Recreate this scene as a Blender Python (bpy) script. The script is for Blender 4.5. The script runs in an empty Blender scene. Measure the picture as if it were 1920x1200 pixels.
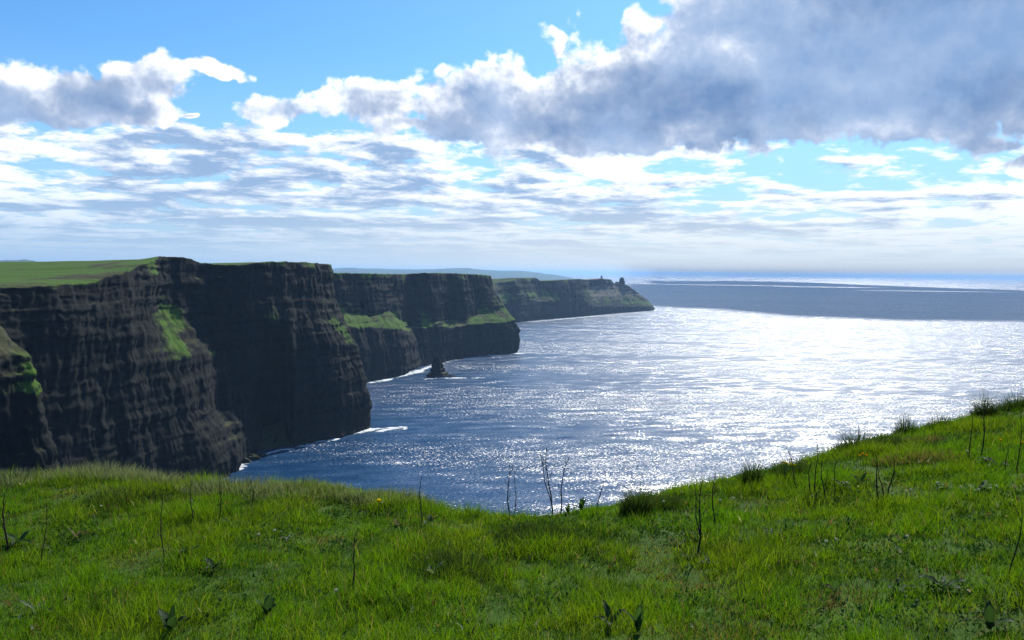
import bpy, math, random
import numpy as np
from mathutils import Vector, Matrix

random.seed(7)
RNG = np.random.default_rng(11)
scene = bpy.context.scene
COL = scene.collection

# ------------------------------------------------------------------ camera
FPX = 1750.0                         # focal length in pixels of the 1920 x 1200 photograph
PITCH = math.atan(90 / FPX)          # camera looks slightly down
ROLL = -0.0105                       # horizon sinks slightly to the right
cam_d = bpy.data.cameras.new('camera')
cam = bpy.data.objects.new('camera', cam_d)
COL.objects.link(cam)
cam_d.sensor_width = 36.0
cam_d.lens = 36.0 * FPX / 1920
cam_d.clip_start = 0.05
cam_d.clip_end = 600000
CM = Matrix.Rotation(math.pi / 2 - PITCH, 3, 'X') @ Matrix.Rotation(-ROLL, 3, 'Z')
cam.matrix_world = CM.to_4x4()
scene.camera = cam
SEA = -180.0
CMN = np.array(CM)

# ------------------------------------------------------------------ sun, sky, exposure
SUN_AZ, SUN_EL = math.radians(19.0), math.radians(38.0)   # azimuth to the right of +Y
SUN = Vector((math.sin(SUN_AZ) * math.cos(SUN_EL), math.cos(SUN_AZ) * math.cos(SUN_EL), math.sin(SUN_EL)))
sl = bpy.data.lights.new('sun', 'SUN')
sl.energy = 4.8
sl.angle = math.radians(0.53)
sl.color = (1.0, 0.955, 0.88)
so = bpy.data.objects.new('sun', sl)
so.rotation_euler = SUN.to_track_quat('Z', 'Y').to_euler()
so.location = (0, 0, 50)
COL.objects.link(so)

scene.view_settings.view_transform = 'Standard'
scene.view_settings.look = 'None'
scene.view_settings.exposure = 0.4
scene.view_settings.gamma = 1.0
scene.render.engine = 'CYCLES'
cy = scene.cycles
cy.use_adaptive_sampling = False
cy.max_bounces = 6
cy.diffuse_bounces = 2
cy.glossy_bounces = 2
cy.transmission_bounces = 3
cy.transparent_max_bounces = 12
cy.volume_bounces = 0
cy.caustics_reflective = False
cy.caustics_refractive = False
cy.use_denoising = True
cy.denoising_prefilter = 'NONE'
cy.sample_clamp_indirect = 1.5


class NT:
    """small helper to write node trees as expressions"""
    def __init__(self, tree):
        self.t = tree
        self.n = tree.nodes
        self.l = tree.links

    def node(self, kind, **props):
        nd = self.n.new(kind)
        for k, v in props.items():
            setattr(nd, k, v)
        return nd

    def put(self, sock, v):
        if isinstance(v, bpy.types.NodeSocket):
            self.l.new(v, sock)
        elif v is not None:
            sock.default_value = v

    def m(self, op, a, b=None, c=None, clamp=False):
        nd = self.node('ShaderNodeMath', operation=op, use_clamp=clamp)
        for i, v in enumerate((a, b, c)):
            if v is not None:
                self.put(nd.inputs[i], v)
        return nd.outputs[0]

    def vm(self, op, a, b=None, scale=None):
        nd = self.node('ShaderNodeVectorMath', operation=op)
        self.put(nd.inputs[0], a)
        if b is not None:
            self.put(nd.inputs[1], b)
        if scale is not None:
            self.put(nd.inputs['Scale'], scale)
        return nd.outputs['Value'] if op in ('LENGTH', 'DOT_PRODUCT', 'DISTANCE') else nd.outputs['Vector']

    def sstep(self, x, lo, hi, a=0.0, b=1.0):
        nd = self.node('ShaderNodeMapRange', interpolation_type='SMOOTHSTEP')
        for i, v in enumerate((x, lo, hi, a, b)):
            self.put(nd.inputs[i], v)
        return nd.outputs[0]

    def lin(self, x, lo, hi, a=0.0, b=1.0):
        nd = self.node('ShaderNodeMapRange')
        for i, v in enumerate((x, lo, hi, a, b)):
            self.put(nd.inputs[i], v)
        return nd.outputs[0]

    dim = '3D'

    def noise(self, vec, scale, detail=4, rough=0.5, lac=2.0, dist=0.0, out=0):
        nd = self.node('ShaderNodeTexNoise', noise_dimensions=self.dim)
        self.put(nd.inputs['Vector'], vec)
        nd.inputs['Scale'].default_value = scale
        nd.inputs['Detail'].default_value = detail
        nd.inputs['Roughness'].default_value = rough
        nd.inputs['Lacunarity'].default_value = lac
        nd.inputs['Distortion'].default_value = dist
        return nd.outputs[out]

    def mapping(self, vec, loc=(0, 0, 0), rot=(0, 0, 0), sc=(1, 1, 1), kind='POINT'):
        nd = self.node('ShaderNodeMapping', vector_type=kind)
        self.put(nd.inputs['Vector'], vec)
        nd.inputs['Location'].default_value = loc
        nd.inputs['Rotation'].default_value = rot
        nd.inputs['Scale'].default_value = sc
        return nd.outputs[0]

    def mix(self, f, a, b, blend='MIX'):
        nd = self.node('ShaderNodeMix', data_type='RGBA', blend_type=blend)
        self.put(nd.inputs[0], f)
        for i, v in ((6, a), (7, b)):
            if isinstance(v, tuple) and len(v) == 3:
                v = v + (1,)
            self.put(nd.inputs[i], v)
        return nd.outputs[2]

    def sep(self, v):
        nd = self.node('ShaderNodeSeparateXYZ')
        self.put(nd.inputs[0], v)
        return nd.outputs

    def comb(self, x, y, z):
        nd = self.node('ShaderNodeCombineXYZ')
        for i, v in enumerate((x, y, z)):
            self.put(nd.inputs[i], v)
        return nd.outputs[0]


def pixdir(px, py):
    """direction in the world of a pixel of the photograph"""
    return np.array(CM @ Vector((px - 960, -(py - 600), -FPX)))


def azel(px, py):
    d = pixdir(px, py)
    return math.atan2(d[0], d[1]), math.atan2(d[2], math.hypot(d[0], d[1]))


def build_world():
    w = bpy.data.worlds.new('World')
    scene.world = w
    w.use_nodes = True
    t = NT(w.node_tree)
    t.dim = '2D'
    t.n.clear()
    tc = t.node('ShaderNodeTexCoord')
    d = tc.outputs['Generated']
    x, y, z = t.sep(d)[:3]
    az = t.m('ARCTAN2', x, y)
    el = t.m('ARCSINE', z)
    P = t.comb(az, el, 0.0)

    sky = t.node('ShaderNodeTexSky')
    sky.sky_type = 'NISHITA'
    sky.sun_disc = False
    sky.sun_elevation = SUN_EL
    sky.sun_rotation = SUN_AZ
    sky.altitude = 100
    sky.air_density = 1.0
    sky.dust_density = 0.6
    sky.ozone_density = 2.5
    base = t.vm('SCALE', sky.outputs[0], scale=0.080)
    base = t.mix(1.0, base, (0.50, 0.93, 1.30), 'MULTIPLY')

    # -------- cumulus: soft ellipses in azimuth / elevation, broken up by fractal noise
    blobs = [  # centre x, y, radius x, y (photograph pixels), rotation in degrees, weight
        (1560, 75, 560, 165, 6, 1.0), (1180, 165, 370, 112, 10, 1.0), (905, 195, 240, 78, 6, 1.0),
        (700, 195, 130, 58, 4, .9), (505, 212, 105, 36, 4, .85), (1300, 250, 230, 42, 3, .8),
        (1900, 50, 460, 160, 0, 1.25), (1320, 60, 150, 90, 20, .95), (1800, 215, 300, 20, 6, .4),
        (110, 180, 160, 58, 0, 1.0), (270, 145, 105, 52, 6, .95), (395, 128, 78, 24, -3, .85),
        (240, 205, 110, 38, 0, .9), (-40, 190, 90, 62, 0, .9), (345, 219, 26, 8, 0, .8),
        (1870, 272, 150, 34, -12, .62), (1935, 310, 70, 34, 0, .8), (1560, 250, 130, 18, 2, .5),
        (1290, 275, 36, 22, 0, .7),
        (1100, 238, 330, 62, -2, 1.0), (1420, 190, 420, 95, 4, 1.1), (1750, -40, 380, 170, 0, 1.3), (780, 235, 190, 30, -3, .7),
    ]
    def new_group(name):
        g = bpy.data.node_groups.new(name, 'ShaderNodeTree')
        g.interface.new_socket('P', in_out='INPUT', socket_type='NodeSocketVector')
        g.interface.new_socket('D', in_out='OUTPUT', socket_type='NodeSocketFloat')
        gt = NT(g)
        gt.dim = '2D'
        return g, gt, gt.node('NodeGroupInput').outputs[0], gt.node('NodeGroupOutput').inputs[0]

    # where the masses of cloud stand
    g_mass, gt, p, go = new_group('cloud_mass')
    acc = None
    for cx, cy_, rx, ry, rot, wt in blobs:
        a0, e0 = azel(cx, cy_)
        mp = gt.mapping(p, (a0, e0, 0), (0, 0, math.radians(rot)), (rx / FPX, ry / FPX, 1.0), 'TEXTURE')
        v = gt.m('MULTIPLY_ADD', gt.vm('LENGTH', mp), -1.25, 1.35 * wt + 0.05)
        if acc is None:
            acc = v
        else:
            nd = gt.node('ShaderNodeMath', operation='SMOOTH_MAX')
            gt.put(nd.inputs[0], acc)
            gt.put(nd.inputs[1], v)
            nd.inputs[2].default_value = 0.12
            acc = nd.outputs[0]
    gt.l.new(gt.m('MINIMUM', acc, 1.5), go)

    # their billows
    g_puff, gt, p, go = new_group('cloud_billows')
    nn = gt.noise(gt.vm('MULTIPLY', p, (1.0, 1.35, 1.0)), 17.0, 9, 0.56)
    n2 = gt.noise(gt.vm('MULTIPLY', p, (1.0, 1.2, 1.0)), 6.5, 2, 0.5)
    vo = gt.node('ShaderNodeTexVoronoi', feature='F1', voronoi_dimensions='2D')
    jit = gt.vm('SCALE', gt.vm('SUBTRACT', gt.noise(p, 40.0, 2, 0.5, out=1), (0.5, 0.5, 0.5)), scale=0.02)
    gt.put(vo.inputs['Vector'], gt.vm('ADD', p, jit))
    vo.inputs['Scale'].default_value = 24.0
    vo.inputs['Detail'].default_value = 2.0
    vo.inputs['Roughness'].default_value = 0.55
    vo.inputs['Lacunarity'].default_value = 2.3
    puff = gt.m('SUBTRACT', 0.42, vo.outputs['Distance'])
    dd = gt.m('MULTIPLY', gt.m('SUBTRACT', nn, 0.5), 1.3)
    dd = gt.m('ADD', dd, gt.m('MULTIPLY', puff, 0.42))
    dd = gt.m('ADD', dd, gt.m('MULTIPLY', gt.m('SUBTRACT', n2, 0.5), 0.35))
    gt.l.new(gt.m('SUBTRACT', dd, 0.10), go)

    def call(g, vec):
        nd = t.node('ShaderNodeGroup')
        nd.node_tree = g
        t.put(nd.inputs[0], vec)
        return nd.outputs[0]

    sdir = t.vm('NORMALIZE', t.vm('SUBTRACT', (SUN_AZ, SUN_EL, 0.0), P))
    wn = t.noise(P, 9.0, 3, 0.5, out=1)
    wv = t.vm('SCALE', t.vm('SUBTRACT', wn, (0.5, 0.5, 0.5)), scale=0.035)
    PW = t.vm('ADD', P, t.vm('MULTIPLY', wv, (1.0, 0.6, 0.0)))
    M0 = call(g_mass, PW)
    M2 = call(g_mass, t.vm('ADD', PW, t.vm('SCALE', sdir, scale=0.045)))
    B0 = call(g_puff, P)
    B1 = call(g_puff, t.vm('ADD', P, t.vm('SCALE', sdir, scale=0.016)))
    D0 = t.m('ADD', M0, B0)
    D1 = t.m('ADD', t.m('ADD', t.m('MULTIPLY', M0, 0.65), t.m('MULTIPLY', M2, 0.35)), t.m('MULTIPLY', B1, 0.6))
    D2 = t.m('ADD', M2, t.m('MULTIPLY', B1, 0.4))
    alpha = t.sstep(D0, -0.03, 0.24)
    thick = t.m('ADD', t.m('MULTIPLY', t.m('MAXIMUM', D1, 0.0), 1.15), t.m('MULTIPLY', t.m('MAXIMUM', D2, 0.0), 0.75))
    thick = t.m('ADD', thick, t.m('MULTIPLY', t.m('MAXIMUM', D0, 0.0), 0.45))
    thick = t.m('ADD', thick, t.m('MULTIPLY', t.m('SUBTRACT', t.m('MULTIPLY', B1, 0.4), t.m('MULTIPLY', B0, 0.4)), 0.6))
    light = t.m('EXPONENT', t.m('MULTIPLY', t.m('MAXIMUM', t.m('SUBTRACT', thick, 0.20), 0.0), -1.2))
    light = t.m('ADD', light, t.m('MULTIPLY', t.m('SUBTRACT', B0, B1), t.sstep(thick, 0.6, 1.8, 0.8, 0.10)), clamp=True)
    softn = t.noise(P, 7.0, 6, 0.55)
    dark = t.mix(t.sstep(softn, 0.38, 0.62), (0.12, 0.22, 0.42), (0.20, 0.32, 0.54))
    c_front = t.mix(light, dark, (0.95, 0.97, 1.0))

    # -------- stratocumulus deck: flat layers that close up towards the horizon
    lv = t.m('LOGARITHM', t.m('ADD', t.m('MAXIMUM', el, 0.0), 0.022), 2.718)
    Q = t.comb(t.m('MULTIPLY', az, 6.4), t.m('MULTIPLY', lv, 3.3), 3.7)
    q1 = t.noise(Q, 1.9, 9, 0.62, dist=0.15)
    vo2 = t.node('ShaderNodeTexVoronoi', feature='F1', voronoi_dimensions='2D')
    t.put(vo2.inputs['Vector'], t.vm('ADD', Q, t.vm('SCALE', t.noise(Q, 6.0, 2, 0.5, out=1), scale=0.18)))
    vo2.inputs['Scale'].default_value = 3.6
    vo2.inputs['Detail'].default_value = 2.0
    q1 = t.m('ADD', q1, t.m('MULTIPLY', t.m('SUBTRACT', 0.42, vo2.outputs['Distance']), 0.13))
    Q2 = t.vm('ADD', Q, (0.05, 0.13, 0.0))
    q2 = t.noise(Q2, 1.9, 5, 0.62, dist=0.15)
    # cover by elevation: closed below about 9 degrees, open above
    e_top = azel(960, 225)[1]
    cov = t.sstep(el, e_top * 0.74, e_top * 1.16, 1.0, 0.0)
    # more open on the right where blue shows through
    a_h, e_h = azel(1620, 300)
    hole = t.vm('LENGTH', t.mapping(P, (a_h, e_h, 0), (0, 0, 0.06), (0.21, 0.034, 1), 'TEXTURE'))
    hv = t.sstep(hole, 0.5, 1.5, 0.17, 0.0)
    a_h, e_h = azel(1500, 395)
    hole2 = t.vm('LENGTH', t.mapping(P, (a_h, e_h, 0), (0, 0, 0.0), (0.30, 0.02, 1), 'TEXTURE'))
    hv = t.m('ADD', hv, t.sstep(hole2, 0.4, 1.4, 0.02, 0.0))
    thr = t.m('ADD', t.m('SUBTRACT', 0.80, t.m('MULTIPLY', cov, 0.47)), hv)
    da = t.m('SUBTRACT', q1, thr)
    alpha_b = t.sstep(da, -0.06, 0.10)
    dlt = t.m('SUBTRACT', q2, q1)
    big = t.noise(t.vm('MULTIPLY', Q, (0.8, 1.0, 1.0)), 1.0, 3, 0.5)
    shade = t.m('ADD', t.m('MULTIPLY', da, 1.9), t.m('MULTIPLY', dlt, 2.6))
    shade = t.m('ADD', shade, t.m('MULTIPLY', t.m('SUBTRACT', big, 0.5), 1.9))
    left = t.lin(az, -0.55, 0.35, 0.20, -0.10)
    shade = t.m('ADD', shade, left)
    lb = t.sstep(shade, 0.05, 0.78, 1.0, 0.0)
    c_back = t.mix(lb, (0.25, 0.375, 0.58), (0.86, 0.90, 0.94))

    base = t.mix(t.sstep(el, 0.02, 0.24, 0.75, 0.0), base, (0.36, 0.56, 0.76))
    col = t.mix(alpha_b, base, c_back)
    # pale band at the horizon
    hz = t.sstep(el, 0.0, 0.10, 1.0, 0.0)
    zx = t.sstep(az, -0.5, 0.25)
    hcol = t.mix(zx, (0.33, 0.47, 0.64), (0.56, 0.62, 0.66))
    col = t.mix(hz, col, hcol)
    col = t.mix(alpha, col, c_front)
    # below the horizon: sea coloured
    below = t.sstep(z, -0.02, -0.002, 1.0, 0.0)
    col = t.mix(below, col, (0.04, 0.08, 0.13))
    bg = t.node('ShaderNodeBackground')
    t.put(bg.inputs[0], col)
    bg.inputs[1].default_value = 1.0
    out = t.node('ShaderNodeOutputWorld')
    t.l.new(bg.outputs[0], out.inputs[0])
    w.cycles.sampling_method = 'MANUAL'
    w.cycles.sample_map_resolution = 1024


build_world()

# ------------------------------------------------------------------ helpers


def sea_pt(px, py):
    d = pixdir(px, py)
    k = SEA / d[2]
    return np.array((d[0] * k, d[1] * k))


def at(px, py, Y):
    d = pixdir(px, py)
    return d * (Y / d[1])


_P = RNG.permutation(256)
_P = np.concatenate([_P, _P, _P])
_G = RNG.normal(size=(256, 3))
_G /= np.linalg.norm(_G, axis=1)[:, None]


def perlin(x, y, z=0.0):
    x, y, z = np.broadcast_arrays(np.asarray(x, float), np.asarray(y, float), np.asarray(z, float))
    xi, yi, zi = np.floor(x).astype(int), np.floor(y).astype(int), np.floor(z).astype(int)
    xf, yf, zf = x - xi, y - yi, z - zi
    u, v, w = [t * t * t * (t * (t * 6 - 15) + 10) for t in (xf, yf, zf)]
    r = 0
    for dx in (0, 1):
        for dy in (0, 1):
            for dz in (0, 1):
                h = _P[_P[_P[(xi + dx) & 255] + ((yi + dy) & 255)] + ((zi + dz) & 255)]
                g = _G[h]
                dot = g[..., 0] * (xf - dx) + g[..., 1] * (yf - dy) + g[..., 2] * (zf - dz)
                wt = (u if dx else 1 - u) * (v if dy else 1 - v) * (w if dz else 1 - w)
                r = r + dot * wt
    return r * 1.5


def fbm(x, y, z=0.0, octv=4, gain=0.5):
    a, s, r = 1.0, 1.0, 0
    for i in range(octv):
        r = r + a * perlin(np.asarray(x) * s + 17.3 * i, np.asarray(y) * s - 5.1 * i, np.asarray(z) * s)
        a *= gain
        s *= 2.03
    return r


def mesh_from(name, V, F, mat, parent=None, smooth=False, cols=None):
    V = np.asarray(V, dtype=np.float32)
    F = np.asarray(F, dtype=np.int32)
    me = bpy.data.meshes.new(name)
    n, k = F.shape
    me.vertices.add(len(V))
    me.vertices.foreach_set('co', V.ravel())
    me.loops.add(n * k)
    me.loops.foreach_set('vertex_index', F.ravel())
    me.polygons.add(n)
    me.polygons.foreach_set('loop_start', np.arange(0, n * k, k, dtype=np.int32))
    if smooth:
        me.polygons.foreach_set('use_smooth', np.ones(n, dtype=bool))
    me.update(calc_edges=True)
    if cols is not None:
        ca = me.color_attributes.new('tone', 'FLOAT_COLOR', 'POINT')
        c4 = np.ones((len(V), 4), dtype=np.float32)
        c4[:, :3] = cols
        ca.data.foreach_set('color', c4.ravel())
    me.materials.append(mat)
    o = bpy.data.objects.new(name, me)
    COL.objects.link(o)
    if parent is not None:
        o.parent = parent
    return o


def grid_faces(nu, nv, wrap=False):
    """grid indexed i*nv + j"""
    i = np.arange(nu - (0 if wrap else 1))
    j = np.arange(nv - 1)
    I, J = np.meshgrid(i, j, indexing='ij')
    I2 = (I + 1) % nu
    return np.stack([I * nv + J, I2 * nv + J, I2 * nv + J + 1, I * nv + J + 1], -1).reshape(-1, 4)


def tag(o, label=None, cat=None, group=None, kind=None):
    if label:
        o['label'] = label
    if cat:
        o['category'] = cat
    if group:
        o['group'] = group
    if kind:
        o['kind'] = kind
    return o


def empty(name, loc=(0, 0, 0), rz=0.0):
    o = bpy.data.objects.new(name, None)
    o.empty_display_size = 0.1
    o.location = loc
    o.rotation_euler = (0, 0, rz)
    COL.objects.link(o)
    return o


def new_mat(name):
    m = bpy.data.materials.new(name)
    m.use_nodes = True
    t = NT(m.node_tree)
    t.n.clear()
    out = t.node('ShaderNodeOutputMaterial')
    return m, t, out


def principled(t, out, col, rough=0.8, spec=0.3, normal=None):
    b = t.node('ShaderNodeBsdfPrincipled')
    if isinstance(col, tuple) and len(col) == 3:
        col = col + (1,)
    t.put(b.inputs['Base Color'], col)
    t.put(b.inputs['Roughness'], rough)
    b.inputs['Specular IOR Level'].default_value = spec
    if normal is not None:
        t.put(b.inputs['Normal'], normal)
    t.l.new(b.outputs[0], out.inputs[0])
    return b


# ------------------------------------------------------------------ materials
def mat_cliff(name, s=1.0, green=(0.052, 0.125, 0.010), talus=False):
    m, t, out = new_mat(name)
    geo = t.node('ShaderNodeNewGeometry')
    pos = geo.outputs['Position']
    nz = t.sep(geo.outputs['Normal'])[2]
    strat = t.noise(t.vm('MULTIPLY', pos, (0.006, 0.006, 0.22)), 1.0, 6, 0.6)
    blot = t.noise(pos, 0.035, 6, 0.6)
    fine = t.noise(pos, 0.35, 4, 0.6)
    streak = t.noise(t.vm('MULTIPLY', pos, (0.12, 0.12, 0.012)), 1.0, 5, 0.6)
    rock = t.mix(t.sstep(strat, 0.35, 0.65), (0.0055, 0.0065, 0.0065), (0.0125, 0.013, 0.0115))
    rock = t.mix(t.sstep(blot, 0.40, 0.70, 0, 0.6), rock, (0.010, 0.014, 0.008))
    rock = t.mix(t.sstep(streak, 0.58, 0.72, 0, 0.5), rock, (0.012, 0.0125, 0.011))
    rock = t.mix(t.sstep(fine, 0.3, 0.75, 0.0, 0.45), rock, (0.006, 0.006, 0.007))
    gn = t.noise(pos, 0.022, 5, 0.55)
    veg = t.node('ShaderNodeAttribute', attribute_name='tone')     # where grass grows on the rock
    vg = t.sep(veg.outputs['Color'])[0]
    lim = t.m('ADD', t.m('ADD', vg, t.m('MULTIPLY', nz, 0.30)), t.m('MULTIPLY', t.m('SUBTRACT', gn, 0.5), 2.2))
    lim = t.m('ADD', lim, t.m('MULTIPLY', t.m('SUBTRACT', fine, 0.5), 0.5))
    gm = t.sstep(lim, 0.62, 0.95)
    gcol = t.mix(t.sstep(fine, 0.35, 0.65), green, (green[0] * 1.25, green[1] * 0.9, green[2] * 1.2))
    gcol = t.mix(t.sstep(blot, 0.5, 0.68, 0, 0.35), gcol, (0.085, 0.080, 0.035))
    heath = t.mix(t.sstep(fine, 0.35, 0.65), (0.040, 0.046, 0.016), (0.062, 0.060, 0.028))
    rock = t.mix(t.sstep(nz, 0.62, 0.9), rock, heath)
    colr = t.mix(gm, rock, gcol)
    if talus:
        px, py, pz = t.sep(pos)[:3]
        tn = t.m('ADD', px, t.m('MULTIPLY', t.m('SUBTRACT', t.noise(pos, 0.012, 4, 0.5), 0.5), 160))
        tm = t.m('MULTIPLY', t.sstep(tn, 320, 370), t.sstep(t.m('ADD', pz, t.m('MULTIPLY', t.m('SUBTRACT', blot, .5), 70)), -125, -100))
        tm = t.m('MULTIPLY', tm, t.sstep(nz, 0.15, 0.45))
        colr = t.mix(tm, colr, (0.17, 0.145, 0.105))
    b = t.node('ShaderNodeBump')
    b.inputs['Strength'].default_value = 0.3
    b.inputs['Distance'].default_value = 1.6 * s
    hgt = t.m('ADD', t.m('MULTIPLY', strat, 1.2), t.m('ADD', fine, streak))
    t.put(b.inputs['Height'], hgt)
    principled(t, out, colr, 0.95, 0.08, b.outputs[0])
    return m


def mat_sea():
    m, t, out = new_mat('sea_water')
    geo = t.node('ShaderNodeNewGeometry')
    pos = geo.outputs['Position']
    p2 = t.mapping(pos, rot=(0, 0, math.radians(-14)))
    a = t.noise(t.vm('MULTIPLY', p2, (0.36, 0.60, 1)), 1.0, 3, 0.7, out=1)
    b = t.noise(t.vm('MULTIPLY', p2, (0.022, 0.05, 1)), 1.0, 2, 0.5, out=1)
    # wind lanes and slicks: long streaks of rougher and smoother water
    lanes = t.noise(t.vm('MULTIPLY', t.mapping(pos, rot=(0, 0, math.radians(8))), (0.00045, 0.0042, 1)), 1.0, 6, 0.58, dist=0.4)
    lanes2 = t.noise(t.vm('MULTIPLY', pos, (0.00012, 0.0006, 1)), 1.0, 4, 0.5)
    amp = t.m('ADD', t.sstep(lanes, 0.36, 0.64, 0.42, 1.2), t.sstep(lanes2, 0.35, 0.65, -0.10, 0.12))
    s1 = t.vm('SCALE', t.vm('SUBTRACT', a, (0.5, 0.5, 0.5)), scale=t.m('MULTIPLY', amp, 3.1))
    s2 = t.vm('SCALE', t.vm('SUBTRACT', b, (0.5, 0.5, 0.5)), scale=0.8)
    s = t.vm('ADD', s1, s2)
    sx, sy, _ = t.sep(s)[:3]
    nrm = t.vm('NORMALIZE', t.comb(sx, sy, 1.0))
    pr = t.node('ShaderNodeBsdfPrincipled')
    pr.inputs['Base Color'].default_value = (0.004, 0.044, 0.12, 1)
    pr.inputs['Roughness'].default_value = 0.28
    pr.inputs['IOR'].default_value = 1.333
    pr.inputs['Specular IOR Level'].default_value = 0.37
    t.put(pr.inputs['Normal'], nrm)
    t.l.new(pr.outputs[0], out.inputs[0])
    return m


def mat_foam():
    m, t, out = new_mat('foam')
    geo = t.node('ShaderNodeNewGeometry')
    n = t.noise(t.vm('MULTIPLY', geo.outputs['Position'], (0.10, 0.10, 0.1)), 1.0, 6, 0.65)
    at_ = t.node('ShaderNodeAttribute', attribute_name='tone')
    edge = t.sep(at_.outputs['Color'])[0]
    al = t.sstep(t.m('ADD', n, t.m('MULTIPLY', edge, 0.32)), 0.62, 0.76)
    d = t.node('ShaderNodeBsdfDiffuse')
    d.inputs[0].default_value = (0.72, 0.76, 0.78, 1)
    tr = t.node('ShaderNodeBsdfTransparent')
    mx = t.node('ShaderNodeMixShader')
    t.put(mx.inputs[0], al)
    t.l.new(tr.outputs[0], mx.inputs[1])
    t.l.new(d.outputs[0], mx.inputs[2])
    t.l.new(mx.outputs[0], out.inputs[0])
    return m


def mat_leaf(name, mult=(1, 1, 1), trans=0.5, rough=0.5, gloss=0.3):
    """thin leaf: colour from the blade's own tone, light passes through"""
    m, t, out = new_mat(name)
    at_ = t.node('ShaderNodeAttribute', attribute_name='tone')
    c = t.mix(1.0, at_.outputs['Color'], mult, 'MULTIPLY')
    pr = t.node('ShaderNodeBsdfPrincipled')
    t.put(pr.inputs['Base Color'], c)
    pr.inputs['Roughness'].default_value = rough
    pr.inputs['Specular IOR Level'].default_value = gloss
    tr = t.node('ShaderNodeBsdfTranslucent')
    t.put(tr.inputs[0], t.mix(1.0, c, (1.25, 1.25, 0.55), 'MULTIPLY'))
    mx = t.node('ShaderNodeMixShader')
    mx.inputs[0].default_value = trans
    t.l.new(pr.outputs[0], mx.inputs[1])
    t.l.new(tr.outputs[0], mx.inputs[2])
    t.l.new(mx.outputs[0], out.inputs[0])
    return m


def mat_plain(name, col, rough=0.8, spec=0.2, var=0.3, scale=30.0):
    m, t, out = new_mat(name)
    tc = t.node('ShaderNodeTexCoord')
    n = t.noise(tc.outputs['Object'], scale, 5, 0.6)
    c = t.mix(t.sstep(n, 0.3, 0.7), tuple(v * (1 - var) for v in col), tuple(v * (1 + var) for v in col))
    principled(t, out, c, rough, spec)
    return m


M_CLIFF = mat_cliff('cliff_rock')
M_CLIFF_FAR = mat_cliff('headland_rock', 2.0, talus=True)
M_SEA = mat_sea()
M_FOAM = mat_foam()
M_GRASS = mat_leaf('grass_blades', trans=0.5, rough=0.6, gloss=0.12)
M_BROAD = mat_leaf('broad_leaf', trans=0.4, rough=0.7, gloss=0.15)
M_STALK = mat_plain('dead_stalk', (0.045, 0.032, 0.022), 0.85, 0.1)


def mat_petal(name, col):
    m, t, out = new_mat(name)
    tc = t.node('ShaderNodeTexCoord')
    c = t.mix(t.sstep(t.noise(tc.outputs['Object'], 90.0, 3, 0.6), 0.3, 0.7), tuple(v * .85 for v in col), col)
    d = t.node('ShaderNodeBsdfDiffuse')
    t.put(d.inputs[0], c)
    tr = t.node('ShaderNodeBsdfTranslucent')
    t.put(tr.inputs[0], c)
    mx = t.node('ShaderNodeMixShader')
    mx.inputs[0].default_value = 0.6
    t.l.new(d.outputs[0], mx.inputs[1])
    t.l.new(tr.outputs[0], mx.inputs[2])
    t.l.new(mx.outputs[0], out.inputs[0])
    return m


M_YELLOW = mat_petal('yellow_petals', (0.85, 0.62, 0.01))
M_ORANGE = mat_petal('orange_petals', (0.80, 0.36, 0.01))
M_WHITE = mat_petal('white_petals', (0.85, 0.85, 0.82))
M_STEM = mat_plain('green_stem', (0.06, 0.10, 0.02), 0.7, 0.2)
M_STONE = mat_plain('tower_stone', (0.10, 0.095, 0.085), 0.9, 0.1, 0.3, 0.6)


# ------------------------------------------------------------------ sea
def build_sea():
    r = np.concatenate([[0], np.geomspace(60, 160000, 70)])
    th = np.linspace(0, 2 * math.pi, 97)[:-1]
    V = [(0, 0, SEA)]
    R, T = np.meshgrid(r[1:], th, indexing='ij')
    pts = np.stack([R * np.sin(T), R * np.cos(T), np.full_like(R, SEA)], -1).reshape(-1, 3)
    n = len(th)
    F = []
    for i in range(len(r) - 2):
        for j in range(n):
            F.append((i * n + j, i * n + (j + 1) % n, (i + 1) * n + (j + 1) % n, (i + 1) * n + j))
    # the inner disc
    F = [tuple(reversed(f)) for f in F]
    V = pts
    o = mesh_from('sea', V, F, M_SEA)
    tag(o, 'deep blue ocean glittering under the sun', kind='structure')
    return o


build_sea()


# ------------------------------------------------------------------ cliffs
def resample(arr, s_old, s_new):
    out = np.empty((len(s_new),) + arr.shape[1:])
    for idx in np.ndindex(arr.shape[1:]):
        out[(slice(None),) + idx] = np.interp(s_new, s_old, arr[(slice(None),) + idx])
    return out


def smooth_rows(a, n):
    if n < 1:
        return a
    k = np.ones(2 * n + 1) / (2 * n + 1)
    pad = np.concatenate([np.repeat(a[:1], n, 0), a, np.repeat(a[-1:], n, 0)], 0)
    out = np.empty_like(a)
    for idx in np.ndindex(a.shape[1:]):
        out[(slice(None),) + idx] = np.convolve(pad[(slice(None),) + idx], k, mode='valid')
    return out


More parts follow.
